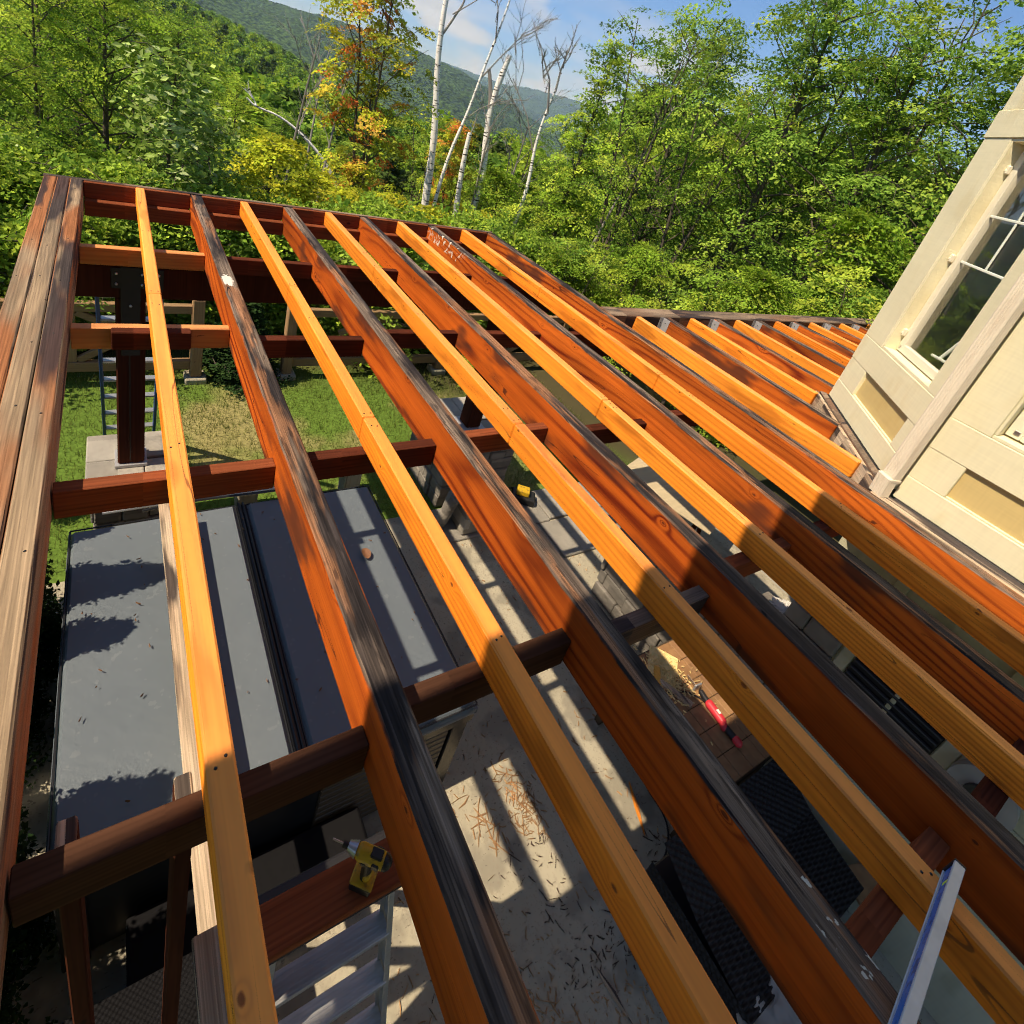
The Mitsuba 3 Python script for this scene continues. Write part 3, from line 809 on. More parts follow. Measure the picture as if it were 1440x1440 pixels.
dpart('battery', [rbox((-0.035, 0.052), (-0.037, 0.037), (0.0, 0.042), 0.008)], 'black_tool')
dpart('battery_clip', [rbox((-0.038, 0.054), (-0.039, 0.039), (0.043, 0.056), 0.006)], 'yellow_tool')
hd = dpart('handle', [rounded([(0.012, 0, 0.05), (0.004, 0, 0.16)], 0.0215)], 'black_tool')
dpart('grip_panel', [rounded([(0.016, -0.004, 0.066), (0.015, -0.004, 0.085)], 0.0195), rounded([(0.016, 0.004, 0.066), (0.015, 0.004, 0.085)], 0.0195)], 'yellow_tool', hd)
dpart('housing', [rounded([(-0.028, 0, 0.19), (0.05, 0, 0.19)], 0.031)], 'yellow_tool')
dpart('rear_cap', [rounded([(0.058, 0, 0.19), (0.064, 0, 0.19)], 0.029)], 'black_tool')
dpart('vent', [box((0.02, 0.05), (-0.0335, 0.0335), (0.176, 0.205), 0.004), box((0.005, 0.052), (-.018, .018), (0.19, 0.2235), 0.004), box((-0.02, 0.0), (-.0335, .0335), (0.17, 0.19), .004)], 'black_tool')
dpart('nose', [tube([[-0.05, 0, 0.19], [-0.085, 0, 0.19]], [0.029, 0.018], 16)], 'grey_tool')
dpart('collar', [rod([-0.085, 0, 0.19], [-0.107, 0, 0.19], 0.0115)], 'black_tool')
dpart('driver_bit', [rod([-0.107, 0, 0.19], [-0.150, 0, 0.19], 0.0042)], 'bolt_steel')
dpart('trigger', [rbox((-0.026, -0.008), (-0.009, 0.009), (0.125, 0.155), 0.005)], 'black_tool')

# aluminium step ladder under the board
al = thing('step_ladder', 'aluminium step ladder with wide treads in the lower left', 'ladder')
xl, xr = 0.43, 0.86
foot = lambda z: 0.62 + (2.0 - z) * 0.16
for sx, x in ((-1, xl), (1, xr)):
    for front in (0, 1):
        t0 = np.array([x, 0.80, 1.74])
        t1 = np.array([x + sx * 0.12, 1.35 if front == 0 else 0.42, 0.02])
        ax_ = (t1 - t0) / np.linalg.norm(t1 - t0)
        xx = np.cross([1.0, 0, 0], ax_)
        M = frame(t0, np.cross(ax_, xx), xx, ax_)
        L_ = np.linalg.norm(t1 - t0)
        put('side_rail', [moved(box((-0.012, 0.012), (-0.038, -0.033), (0, L_), 0.001), M), moved(box((-0.012, 0.012), (0.033, 0.038), (0, L_), 0.001), M), moved(box((0.008 * sx - .002, 0.008 * sx + .002), (-0.033, 0.033), (0, L_), 0.001), M)], 'aluminium', al)
for k_ in range(5):
    z = 1.40 - k_ * 0.305
    t = (1.74 - z) / 1.72
    y = 0.80 - 0.38 * t
    e = 0.12 * t
    tr = [box((xl - e, xr + e), (y - 0.04, y + 0.045), (z, z + 0.004), 0.001), box((xl - e, xr + e), (y - 0.042, y - 0.038), (z - 0.03, z + 0.004), 0.001), box((xl - e, xr + e), (y + .043, y + 0.047), (z - 0.03, z + 0.004), 0.001)]
    tr += [box((xl - e, xr + e), (y - 0.034 + .016 * g, y - 0.030 + .016 * g), (z + .004, z + 0.0065), 0.0005) for g in range(5)]
    put('tread', tr, 'aluminium', al)
    if k_ % 2 == 0:
        put('brace', [rod([xr + e - .02, y, z - .02], [xr + e - 0.10, y, z - 0.10], 0.008)], 'aluminium', al)
put('top_cap', rbox((xl - 0.05, xr + 0.05), (0.71, 0.90), (1.73, 1.78), 0.012), 'black_tool', al)

# blue ladder behind the post
bl = thing('extension_ladder', 'blue fibreglass ladder with metal rungs leaning behind the dark post', 'ladder')
p0 = np.array([0.115, 6.02, 0.0])
p1 = np.array([0.105, 4.95, 2.45])
axl = (p1 - p0) / np.linalg.norm(p1 - p0)
for s in (-1, 1):
    off = np.array([0.225 * s, 0, 0])
    M = frame(p0 + off, [1, 0, 0], np.cross(axl, [1, 0, 0]), axl)
    put('side_rail', moved(box((-0.014, 0.014), (-0.035, 0.035), (0, 2.7), 0.004), M), 'blue_fibreglass', bl)
for i in range(1, 9):
    c = p0 + axl * (i * 0.3)
    M = frame(c, [1, 0, 0], [0, 1, 0], [0, 0, 1])
    put('rung', moved(box((-0.212, 0.212), (-0.035, 0.035), (-0.012, 0.012), 0.005), M), 'aluminium', bl)

# ---------------------------------------------------------------- stone piers, flagstones
rng = np.random.default_rng(11)


def pier(name, label, x, y, h):
    k = thing(name, label, 'stone pier')
    put('core', box((x[0] + 0.04, x[1] - 0.04), (y[0] + 0.04, y[1] - 0.04), (0, h - 0.07), 0.004), 'dark_stone', k)
    z = 0.0
    while z < h - 0.09:
        dz = min(rng.uniform(0.10, 0.17), h - 0.07 - z)
        for side in (0, 1, 2):
            u, u1 = (x if side == 0 else y)
            while u < u1 - 0.02:
                w = min(rng.uniform(0.14, 0.3), u1 - u)
                e = rng.uniform(0, 0.025)
                if side == 0:
                    m = rbox((u + .004, u + w - .004), (y[0] - e, y[0] + 0.05), (z, z + dz - 0.008), 0.012)
                elif side == 1:
                    m = rbox((x[0] - e, x[0] + 0.05), (u + .004, u + w - .004), (z, z + dz - 0.008), 0.012)
                else:
                    m = rbox((x[1] - 0.05, x[1] + e), (u + .004, u + w - .004), (z, z + dz - 0.008), 0.012)
                put('stone', m, 'dark_stone', k)
                u += w
        z += dz
    xm, ym = (x[0] + x[1]) / 2 + .04, (y[0] + y[1]) / 2
    for a, b in (((x[0] - .05, xm), (y[0] - .06, ym)), ((xm + .006, x[1] + .05), (y[0] - .06, ym - .03)), ((x[0] - .05, xm - .05), (ym + .006, y[1] + .05)), ((xm - .044, x[1] + .05), (ym + .006, y[1] + .05))):
        put('cap_stone', rbox(a, b, (h - 0.068, h - rng.uniform(0, .006)), 0.012), 'flagstone', k)
    return k


pier('stone_pier', 'flagstone capped pier carrying the left dark post near the blue ladder', (-0.17, 0.46), (4.24, 4.88), 0.90)
pier('stone_pier', 'flagstone capped pier carrying the middle dark post near the black charger', (3.08, 4.0), (4.2, 5.1), 0.90)
for i, (x, y) in enumerate((((2.9, 3.62), (3.62, 4.13)), ((3.63, 4.4), (3.60, 4.12)), ((4.41, 5.1), (3.62, 4.12)), ((3.5, 4.2), (3.1, 3.59)), ((4.21, 5.0), (3.05, 3.59)), ((5.01, 5.7), (3.1, 3.61)), ((5.11, 6.0), (3.62, 4.12)))):
    structure(put('flagstone_paving', rbox(x, y, (0.0, 0.05 + .004 * (i % 3)), 0.014), 'flagstone'))
k = put('sunlit_slab', [rbox((3.15, 3.6), (3.66, 4.0), (0.056, 0.47), 0.02)], 'flagstone')
tag(k, 'pale stone block below the middle post beside the charger', 'stone')
k = put('rough_stone', [rounded([(2.98, 3.86, 0.12), (3.08, 3.95, 0.10), (3.02, 3.80, 0.5), (3.06, 3.90, 0.46)], 0.06, 2)], 'dark_stone')
tag(k, 'rough grey stone standing behind the third weathered rafter, by the patio edge', 'stone')
# lumber lying on the lawn edge
k = put('lumber', bar('x', (0.9, 2.3), (4.62, 4.80), (0.42, 0.46), 0.004, 0.002, 4), 'weathered_wood_x')
tag(k, 'short grey board lying across two blocks at the lawn edge behind the hot tub', 'board')
for x in (1.0, 2.1):
    k = put('concrete_block', box((x, x + 0.19), (4.62, 4.80), (-.02, 0.419), 0.01), 'concrete')
    tag(k, 'concrete block under the %s end of the grey board' % ('left' if x < 1.5 else 'right'), 'block')

# plywood, offcuts
k = put('plywood_sheet', moved(box((-0.45, 0.45), (-0.62, 0.62), (0, 0.016), 0.002), frame([5.75, 3.05, 0.75], [0.95, 0.31, 0], [-0.31, 0.95, 0.0], [0, 0, 1])), 'plywood')
tag(k, 'tan plywood sheet lying flat below the roof near the house', 'plywood sheet')
k = thing('work_trestle', 'dark timber trestle holding up the plywood sheet', 'trestle')
put('top_rail', bar('y', (2.5, 3.6), (5.71, 5.79), (0.66, 0.7485), 0.004), 'post_wood', k)
for sx in (-1, 1):
    for y in (2.6, 3.5):
        put('leg', rod([5.75 + sx * 0.02, y, 0.66], [5.75 + sx * 0.28, y, 0.02], 0.03, n=4), 'post_wood', k)

# ---------------------------------------------------------------- tools and things on the patio
ch = thing('battery_charger', 'black battery charger with a yellow battery on the flagstones', 'charger')
MCh = frame([4.15, 4.24, 0.47], [0.8, -0.6, 0], [0.6, 0.8, 0], [0, 0, 1])
MCh[:3, 3] = [4.22, 4.0, 0.055]
put('base', [moved(rbox((-0.15, 0.15), (-0.10, 0.10), (0, 0.10), 0.02), MCh)], 'black_tool', ch)
put('battery', [moved(rbox((-0.10, 0.06), (-0.06, 0.07), (0.098, 0.17), 0.012), MCh)], 'yellow_tool', ch)
put('carry_handle', [moved(tube(spline([[-0.15, -0.1, 0.06], [-0.2, 0, 0.10], [-0.15, 0.1, 0.06]], 12), 0.014, 8), MCh)], 'black_tool', ch)
for i, (x, y) in enumerate(((4.83, 3.46), (4.93, 3.36))):
    k = thing('cordless_tool', ('yellow cordless tool on the flagstones between the orange joists, far one of two', 'yellow cordless tool on the flagstones between the orange joists, near one of two')[i], 'power tool')
    M = frame([x, y, 0.055], [0.7, -0.7, 0], [0.7, 0.7, 0], [0, 0, 1])
    put('housing', moved(rounded([(-0.06, 0, 0.035), (0.06, 0, 0.035)], 0.033), M), 'yellow_tool', k, smooth=40)
    put('battery', moved(rbox((0.03, 0.11), (-0.15, -0.07), (0, 0.07), 0.01), M), 'black_tool', k)
    put('handle', moved(rounded([(0.05, -0.03, 0.03), (0.07, -0.09, 0.035)], 0.02), M), 'black_tool', k, smooth=40)
    put('nose', moved(tube([[-0.08, 0, 0.035], [-0.12, 0, 0.035]], [0.03, 0.015], 12), M), 'grey_tool', k)

tb = thing('patio_table', 'patio table with a top of square brown tiles', 'table')
TZ = 0.72
put('frame_top', [box((3.30, 4.24), (0.49, 1.52), (TZ - 0.06, TZ - 0.012), 0.006)], 'cabinet_brown', tb)
for i in range(6):
    for j in range(6):
        x, y = 3.31 + i * 0.154, 0.50 + j * 0.168
        put('tile', box((x, x + 0.149), (y, y + 0.163), (TZ - 0.012, TZ), 0.003), 'table_tile', tb)
for x in (3.34, 4.14):
    for y in (0.52, 1.42):
        put('leg', box((x, x + 0.06), (y, y + 0.06), (0.02, TZ - 0.06), 0.004), 'cabinet_brown', tb)
sw = thing('reciprocating_saw', 'red corded saw lying on the tiled patio table', 'power tool')
sp0, sp1 = np.array([3.80, 1.03, TZ]), np.array([3.77, 0.66, TZ])
sx = (sp1 - sp0) / np.linalg.norm(sp1 - sp0)
MS = frame((sp0 + sp1) / 2, sx, np.cross([0, 0, 1.0], sx), [0, 0, 1])
put('motor_body', [moved(rounded([(-0.11, 0, 0.036), (0.02, 0, 0.036)], 0.034), MS), moved(rounded([(0.02, 0, .034), (0.06, -0.015, 0.032)], 0.030), MS)], 'red_tool', sw, smooth=40)
put('grip', [moved(rounded([(0.06, -0.01, 0.034), (0.15, 0.0, 0.034)], 0.026), MS)], 'black_tool', sw, smooth=40)
put('rear_grip', [moved(rounded([(0.165, 0, 0.036), (0.185, 0, 0.036)], 0.031), MS)], 'red_tool', sw, smooth=40)
put('gear_nose', [moved(rounded([(-0.13, 0, 0.034), (-0.21, 0.01, 0.032)], 0.022), MS)], 'black_tool', sw, smooth=40)
put('shoe', [moved(box((-0.26, -0.245), (-0.035, 0.035), (0.002, 0.075), 0.003), MS)], 'grey_tool', sw)
put('blade', [moved(box((-0.36, -0.245), (-0.001, 0.001), (0.02, 0.042), 0.0005), MS)], 'bolt_steel', sw)
put('label_patch', [moved(box((-0.05, -0.015), (-0.012, 0.012), (0.0685, 0.0715), 0.001), MS)], 'white_card', sw)
k = put('saw_cable', tube(spline([[3.80, 0.95, TZ + .02], [3.74, 1.08, TZ + .012], [3.62, 1.14, TZ + .012], [3.50, 1.10, TZ + .012], [3.42, 1.02, TZ + .012], [3.34, 1.0, TZ + 0.012]], 40), 0.006, 6), 'cord_black')
tag(k, 'black cord of the red saw curling over the tiled table', 'cord')
# offcut board and yellow trestle rail on the table
k = put('wood_offcut', moved(box((-0.17, 0.17), (-0.12, 0.12), (0, 0.018), 0.003), frame([3.66, 1.34, TZ + .001], [0.8, 0.6, 0], [-0.6, 0.8, 0], [0, 0, 1])), 'bright_chip')
tag(k, 'pale yellow plywood offcut on the tiled table, covered with shavings', 'offcut')
k = put('wood_offcut', moved(bar('x', (-0.14, 0.14), (-0.022, 0.022), (0, 0.03), 0.003), frame([3.60, 1.14, TZ + 0.001], [0.42, -0.9, 0], [0.9, 0.42, 0], [0, 0, 1])), 'pale_wood_y')
tag(k, 'short pale block of wood on the tiled table beside the red saw', 'offcut')
k = put('wood_offcut', moved(bar('x', (-0.36, 0.36), (-0.02, 0.02), (0, 0.034), 0.003), frame([3.42, 0.86, TZ + 0.001], [0.02, -1, 0], [1, 0.02, 0], [0, 0, 1])), 'yellow_wood')
tag(k, 'long yellow stick along the near edge of the tiled table', 'offcut')
k = put('wood_offcut', moved(bar('x', (-0.13, 0.13), (-0.025, 0.025), (0, 0.03), 0.003), frame([3.52, 1.27, TZ + 0.001], [0.7, 0.72, 0], [-0.72, 0.7, 0], [0, 0, 1])), 'yellow_wood')
tag(k, 'orange yellow stick pointing away from the saw on the tiled table', 'offcut')


def slivers(rng, n, area, z, lo, hi, w):
    V, F = [], []
    for i in range(n):
        x, y = area(rng)
        a = rng.uniform(0, np.pi)
        L_ = rng.uniform(lo, hi) * rng.uniform(.4, 1)
        ww = w * rng.uniform(0.5, 1.4)
        d = np.array([math.cos(a), math.sin(a)])
        e = np.array([-d[1], d[0]]) * ww
        bend = rng.normal(0, .05) * L_
        c = np.array([x, y])
        pts = [c - d * L_ / 2, c + e / ww * bend, c + d * L_ / 2]
        b = len(V)
        for q, k_ in zip(pts, (0.4, 1, 0.3)):
            V += [[*(q - e * k_), z], [*(q + e * k_), z], [*q, z + 0.012 * rng.uniform(.5, 1)]]
        for s in (0, 3):
            F += [[b + s, b + s + 3, b + s + 5], [b + s, b + s + 5, b + s + 2], [b + s + 2, b + s + 5, b + s + 4], [b + s + 2, b + s + 4, b + s + 1]]
    return trimesh.Trimesh(V, F, process=False)


rng = np.random.default_rng(21)
chips = slivers(rng, 420, lambda g: (3.60 + g.normal(0, .13), 1.26 + g.normal(0, .12)), TZ + 0.020, 0.02, 0.07, 0.004)
stuff(put('wood_shavings', chips, 'bright_chip'), 'pale wood shavings scattered on the tiled table', 'shavings')


def patio_spot(g):
    while True:
        x, y = g.uniform(1.2, 3.4), g.uniform(-0.6, 1.6)
        if g.uniform() < 0.25 + 0.75 * (y < 0.7):
            return x, y


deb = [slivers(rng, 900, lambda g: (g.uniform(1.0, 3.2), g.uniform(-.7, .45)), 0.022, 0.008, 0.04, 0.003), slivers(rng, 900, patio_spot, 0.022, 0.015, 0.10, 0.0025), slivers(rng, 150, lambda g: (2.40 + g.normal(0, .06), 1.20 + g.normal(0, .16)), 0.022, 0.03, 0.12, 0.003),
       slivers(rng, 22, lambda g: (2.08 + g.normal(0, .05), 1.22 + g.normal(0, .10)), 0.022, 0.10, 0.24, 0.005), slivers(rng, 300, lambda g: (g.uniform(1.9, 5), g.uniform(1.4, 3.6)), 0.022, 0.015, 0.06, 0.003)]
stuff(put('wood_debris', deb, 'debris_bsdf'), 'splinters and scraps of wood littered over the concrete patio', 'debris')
for q, lab, m in (([(3.29, 0.98), (3.15, 0.66)], 'long reddish splinter of wood lying across the sunlit stripe of patio', 'new_wood_y'), ([(2.35, 0.30), (2.40, 0.02)], 'long pale splinter at the bottom centre of the patio', 'pale_wood_y')):
    a, b = np.array([*q[0], 0.03]), np.array([*q[1], 0.03])
    k = put('wood_splinter', tube([a, (a + b) / 2, b], [0.004, 0.018, 0.003], 5), m)
    tag(k, lab, 'splinter')
k = put('floor_cable', tube(spline([[3.46, 0.95, 0.03], [3.40, 0.86, 0.03], [3.40, 0.74, 0.03], [3.36, 0.62, 0.03], [3.20, 0.50, 0.03], [3.02, 0.47, 0.03], [2.92, 0.55, 0.03], [2.85, 0.5, .03]], 60), 0.007, 6), 'cord_black')
tag(k, 'black cord looping over the shaded patio beside the wicker seat', 'cord')
k = put('floor_cable', tube(spline([[3.62, 0.40, 0.03], [3.45, 0.46, 0.03], [3.26, 0.49, 0.03], [3.08, 0.42, 0.03], [2.95, 0.30, 0.03]], 60), 0.008, 6), 'cord_yellow')
tag(k, 'pale yellow cord crossing the black one on the shaded patio', 'cord')

k = thing('wicker_chest', 'dark woven chest in the shade at the bottom left, before the hot tub', 'chest')
CHEST = k
k = put('tub_step', rbox((0.0, 1.22), (1.22, 1.555), (0.02, 0.36), 0.02), 'rubber')
tag(k, 'black step in front of the hot tub, in deep shade', 'step')
# wicker seat: a bent woven shell on a dark frame
wk = thing('wicker_bench', 'black woven wicker outdoor bench beside the patio table', 'bench')


def weave(P, U, V, nu, nv, amp=0.008):
    """A woven surface over the parallelogram P + u U + v V: strands go over and under."""
    N1, N2 = nu * 4, nv * 4
    u, v = np.meshgrid(np.linspace(0, 1, N1 + 1), np.linspace(0, 1, N2 + 1), indexing='ij')
    nrm = np.cross(U, V)
    nrm = nrm / np.linalg.norm(nrm)
    h = amp * np.sin(u * nu * np.pi) * np.sign(np.sin(v * nv * np.pi / 1.0 + 1e-6)) * np.abs(np.sin(v * nv * np.pi)) ** 0.5
    q = P + u[..., None] * U + v[..., None] * V + h[..., None] * nrm
    i, j = np.meshgrid(np.arange(N1), np.arange(N2), indexing='ij')
    a = (i * (N2 + 1) + j).ravel()
    return trimesh.Trimesh(q.reshape(-1, 3), np.concatenate([np.stack([a, a + N2 + 1, a + N2 + 2], 1), np.stack([a, a + N2 + 2, a + 1], 1)]), process=False)


put('woven_back', [weave(np.array([2.74, 0.13, 0.60]), np.array([1.32, 0, 0]), np.array([0, 0.34, 0.14]), 46, 16)], 'wicker', wk)
put('woven_seat', [weave(np.array([2.74, -0.30, 0.52]), np.array([1.32, 0, 0]), np.array([0, 0.43, 0.08]), 24, 32)], 'wicker', wk)
put('woven_side', [weave(np.array([2.735, -0.3, 0.10]), np.array([0, 0.76, 0]), np.array([0, 0, 0.44]), 26, 20)], 'wicker', wk)
put('woven_lid', [weave(np.array([-0.32, 0.42, 0.62]), np.array([0.74, 0, 0]), np.array([0, 0.78, 0.0]), 60, 64, 0.003)], 'rubber', CHEST)
put('body', [rbox((-0.31, 0.41), (0.43, 1.19), (0.02, 0.605), 0.02)], 'rubber', CHEST)
put('frame', [box((2.745, 4.06), (-0.29, 0.45), (0.12, 0.50), 0.01)], 'black_vinyl', wk)
k = thing('wooden_stool', 'small square wooden stool near the wicker seat', 'stool')
put('seat', moved(rbox((-0.16, 0.16), (-0.14, 0.14), (0.41, 0.44), 0.01), frame([4.2, -0.33, 0], [0.95, -0.3, 0], [0.3, 0.95, 0], [0, 0, 1])), 'table_tile', k)
for a in (-0.1, 0.1):
    for b in (-0.09, 0.09):
        put('leg', rod([4.2 + a, -0.33 + b, 0.41], [4.2 + a * 1.3, -0.33 + b * 1.3, 0.02], 0.016), 'cabinet_brown', k)
# things by the stone wall
k = put('timber_block', [bar('x', (-0.14, 0.14), (-0.06, 0.06), (0, 0.9), 0.006)], 'weathered_wood_x')
scene[k] = mikit.ply(moved(bar('z', (0, 0.92), (-0.065, 0.065), (-0.10, 0.10), 0.006), frame([5.15, 1.02, 0.02], [0.8, -0.6, 0], [0.6, 0.8, 0], [0, 0, 1])), 'downspout_paint')
tag(k, 'upright sawn timber block by the dark stone wall', 'block')


def crumple(c, r, seed, s=3):
    m = trimesh.creation.icosphere(subdivisions=4, radius=1.0)
    v = m.vertices
    n = meshkit.fbm(v * s + seed, 4, seed)
    f = 1 + 1.3 * (np.abs(n - 0.5) - 0.12)
    m.vertices = v * f[:, None] * np.asarray(r) + np.asarray(c)
    return m


k = put('plastic_bag', crumple([5.18, 1.22, 0.93], (0.13, 0.15, 0.09), 3), 'white_plastic', smooth=60)
tag(k, 'crumpled white plastic bag beside the upright timber block', 'bag')
k = put('bag_stand', box((5.0, 5.4), (1.07, 1.5), (0.02, 0.83), 0.01), 'dark_stone')
tag(k, 'dark stone ledge under the white plastic bag', 'stone ledge')
k = put('work_glove', crumple([5.02, 1.38, 0.90], (0.10, 0.11, 0.06), 8), 'green_mesh', smooth=60)
tag(k, 'green mesh glove beside the white plastic bag', 'glove')
k = put('plastic_sheet', crumple([4.95, 1.85, 0.75], (0.22, 0.28, 0.10), 5, 4), 'white_plastic', smooth=60)
tag(k, 'crumpled clear plastic sheeting on boxes under the middle joists', 'plastic sheet')
k = put('cardboard_box', box((4.72, 5.3), (1.6, 2.2), (0.02, 0.66), 0.008), 'plywood')
tag(k, 'tan box under the crumpled plastic sheeting', 'box')
k = put('grey_tarp', crumple([3.05, -0.55, 0.35], (0.6, 0.45, 0.25), 12, 3), 'tarp_grey', smooth=60)
tag(k, 'crumpled grey tarp heaped in the bottom right below the spirit level', 'tarp')
sp = thing('round_speaker', 'round grey outdoor speaker low on the green siding', 'speaker')
put('body', moved(trimesh.creation.cylinder(radius=0.17, height=0.10, sections=40), frame([4.22, -0.34, 1.60], [0, 1, 0], [0.2, 0, 1], [-1, 0, 0.2])), 'tarp_grey', sp, smooth=40)
put('cone', moved(trimesh.creation.cylinder(radius=0.08, height=0.04, sections=32), frame([4.155, -0.34, 1.61], [0, 1, 0], [0.2, 0, 1], [-1, 0, 0.2])), 'black_tool', sp, smooth=40)

# spirit level lying across the joists
lv = thing('spirit_level', 'blue and silver spirit level lying across the rafters in the bottom right corner', 'spirit level')
q0, q1 = np.array([1.835, -0.215, 0]), np.array([1.36, -0.275, 0])
la = (q1 - q0) / np.linalg.norm(q1 - q0)
MLv = frame([q0[0], q0[1], RT + 0.0045], la, np.cross([0, 0, 1.0], la), [0, 0, 1])
put('web', moved(box((0.0, 0.9), (-0.008, 0.008), (0.006, 0.052), 0.001), MLv), 'blue_paint', lv)
put('top_flange', moved(box((0.0, 0.9), (-0.0125, 0.0125), (0.052, 0.060), 0.0015), MLv), 'light_metal', lv)
put('bottom_flange', moved(box((0.0, 0.9), (-0.0125, 0.0125), (0.0, 0.006), 0.0015), MLv), 'light_metal', lv)
put('end_cap', moved(box((-0.006, 0.0), (-0.0135, 0.0135), (-0.000, 0.061), 0.002), MLv), 'black_tool', lv)
put('vial_bubble', moved(rounded([(0.06, 0.0, 0.02), (0.06, 0.0, 0.044)], 0.0095), MLv), 'vial', lv)
rng = np.random.default_rng(17)
lit = [slivers(rng, 60, lambda g: (g.uniform(-.2, 1.9), g.uniform(1.7, 3.7)), 0.966, 0.012, 0.045, 0.004)]
stuff(put('leaf_litter', lit, 'dry_leaf'), 'small twigs and leaf bits scattered over the hot tub cover', 'litter')
# dry leaf on the cover
lm = trimesh.creation.icosphere(subdivisions=3, radius=1.0)
lv_ = lm.vertices.copy()
lm.vertices = np.column_stack([lv_[:, 0] * 0.035, lv_[:, 1] * 0.055, 0.02 * lv_[:, 0] ** 2 + 0.006 * lv_[:, 2] + .01 * lv_[:, 1] ** 2]) + [1.635, 2.94, 0.972]
k = put('dry_leaf', lm, 'dry_leaf', smooth=True)
tag(k, 'curled brown leaf lying on the grey hot tub cover', 'leaf')

# ---------------------------------------------------------------- fence
def fence_panel(label, xa, xb, y, style):
    k = thing('wooden_fence', label, 'fence')
    L_ = xb - xa
    put('top_rail', bar('x', (xa, xb), (y - 0.045, y + 0.045), (0.98, 1.09), 0.006), 'fence_wood_x', k)
    put('bottom_rail', bar('x', (xa, xb), (y - 0.045, y + 0.045), (0.17, 0.30), 0.006), 'fence_wood_x', k)
    if style:
        c = (xa + xb) / 2
        put('upright', bar('z', (0.301, 0.979), (c - 0.05, c + 0.05), (y - 0.03, y + 0.03), 0.005), 'fence_wood_z', k)
        for s in (-1, 1):
            for z0, z1 in ((0.32, 0.62), (0.96, 0.66)):
                a, b = np.array([c + s * 0.06, y, z0]), np.array([c + s * 0.55, y, z1 if z0 < .5 else 0.70])
                u = (b - a) / np.linalg.norm(b - a)
                M = frame(a, u, [0, 1, 0], np.cross(u, [0, 1, 0]))
                put('diagonal_brace', moved(bar('x', (0, np.linalg.norm(b - a)), (-0.03, 0.03), (-0.04, 0.04), 0.005), M), 'fence_wood_x', k)
    return k


def fence_post(label, x, y):
    k = thing('fence_post', label, 'fence post', 'posts of the brown lawn fence')
    put('shaft', [bar('z', (0.06, 1.19), (x - 0.07, x + 0.07), (y - 0.07, y + 0.07), 0.012), rounded([(x - .03, y - .03, 1.19), (x + .03, y + .03, 1.19), (x - .03, y + .03, 1.19), (x + .03, y - .03, 1.19)], 0.038, 1)], 'fence_wood_z', k)
    put('footing', box((x - 0.13, x + 0.13), (y - 0.13, y + 0.13), (-0.2, 0.06), 0.015), 'concrete', k)


FY = 7.28
for x, lab in ((-1.75, 'brown fence post farthest left, mostly behind the edge boards'), (0.88, 'round topped brown fence post right of the dark pergola post'), (2.05, 'brown fence post at the left end of the right fence run'), (4.55, 'brown fence post below the third new joist'), (7.1, 'brown fence post seen below the right rafters')):
    fence_post(lab, x, FY)
fence_panel('brown fence panel with star braces left of the round topped post', -1.68, 0.81, FY, 1)
fence_panel('brown two rail fence panel behind the first weathered rafters', 2.12, 4.48, FY, 1)
fence_panel('brown two rail fence panel farthest right, behind the middle rafters', 4.62, 7.03, FY, 1)

# ---------------------------------------------------------------- vegetation
NOISE_RNG = np.random.default_rng(99)


def leaves(rng, centers, normals, n, spread, thick, size, tones, width=0.62, jit=0.55, fold=False):
    """Leaf-shaped faces in flattened sprays: (vertices, faces, colours)."""
    m = len(centers)
    c = np.repeat(centers, n, 0)
    nn = np.repeat(normals, n, 0)
    tmp = rng.normal(size=(m * n, 3))
    tmp /= np.linalg.norm(tmp, axis=1, keepdims=True)
    off = tmp * spread * 1.75 * rng.uniform(0, 1, (m * n, 1)) ** 0.45 * np.repeat(rng.uniform(0.7, 1.15, (m, 1)), n, 0)
    par = (off * nn).sum(1, keepdims=True)
    pos = c + off - nn * par * (1 - thick)
    flat = ((pos - c) ** 2).sum(1, keepdims=True)
    pos[:, 2:] -= flat * 0.55 / max(spread * 2, .1) * 0.5
    nr = nn + rng.normal(size=(m * n, 3)) * jit
    nr /= np.linalg.norm(nr, axis=1, keepdims=True)
    d = rng.normal(size=(m * n, 3))
    d[:, 2] -= 0.35
    d -= nr * (d * nr).sum(1, keepdims=True)
    d /= np.linalg.norm(d, axis=1, keepdims=True)
    e = np.cross(nr, d)
    s = (size * rng.uniform(0.6, 1.25, (m * n, 1)))
    a = pos - d * s * .5
    b = pos + e * s * width * .5 + d * s * .05
    t = pos + d * s * .5 - nr * s * .12
    f = pos - e * s * width * .5 + d * s * .05
    V = np.stack([a, b, t, f], 1).reshape(-1, 3)
    k = np.arange(m * n) * 4
    F = np.concatenate([np.stack([k, k + 1, k + 2], 1), np.stack([k, k + 2, k + 3], 1)])
    tones = np.asarray(tones, float)
    pick = rng.integers(0, len(tones), m)
    col = np.repeat(tones[pick], n, 0) * rng.uniform(0.72, 1.28, (m * n, 1))
    col = col * np.repeat(rng.uniform(0.66, 1.3, (m, 1)), n, 0)
    return V, F, np.clip(np.repeat(col, 4, 0), 0.004, 0.8)


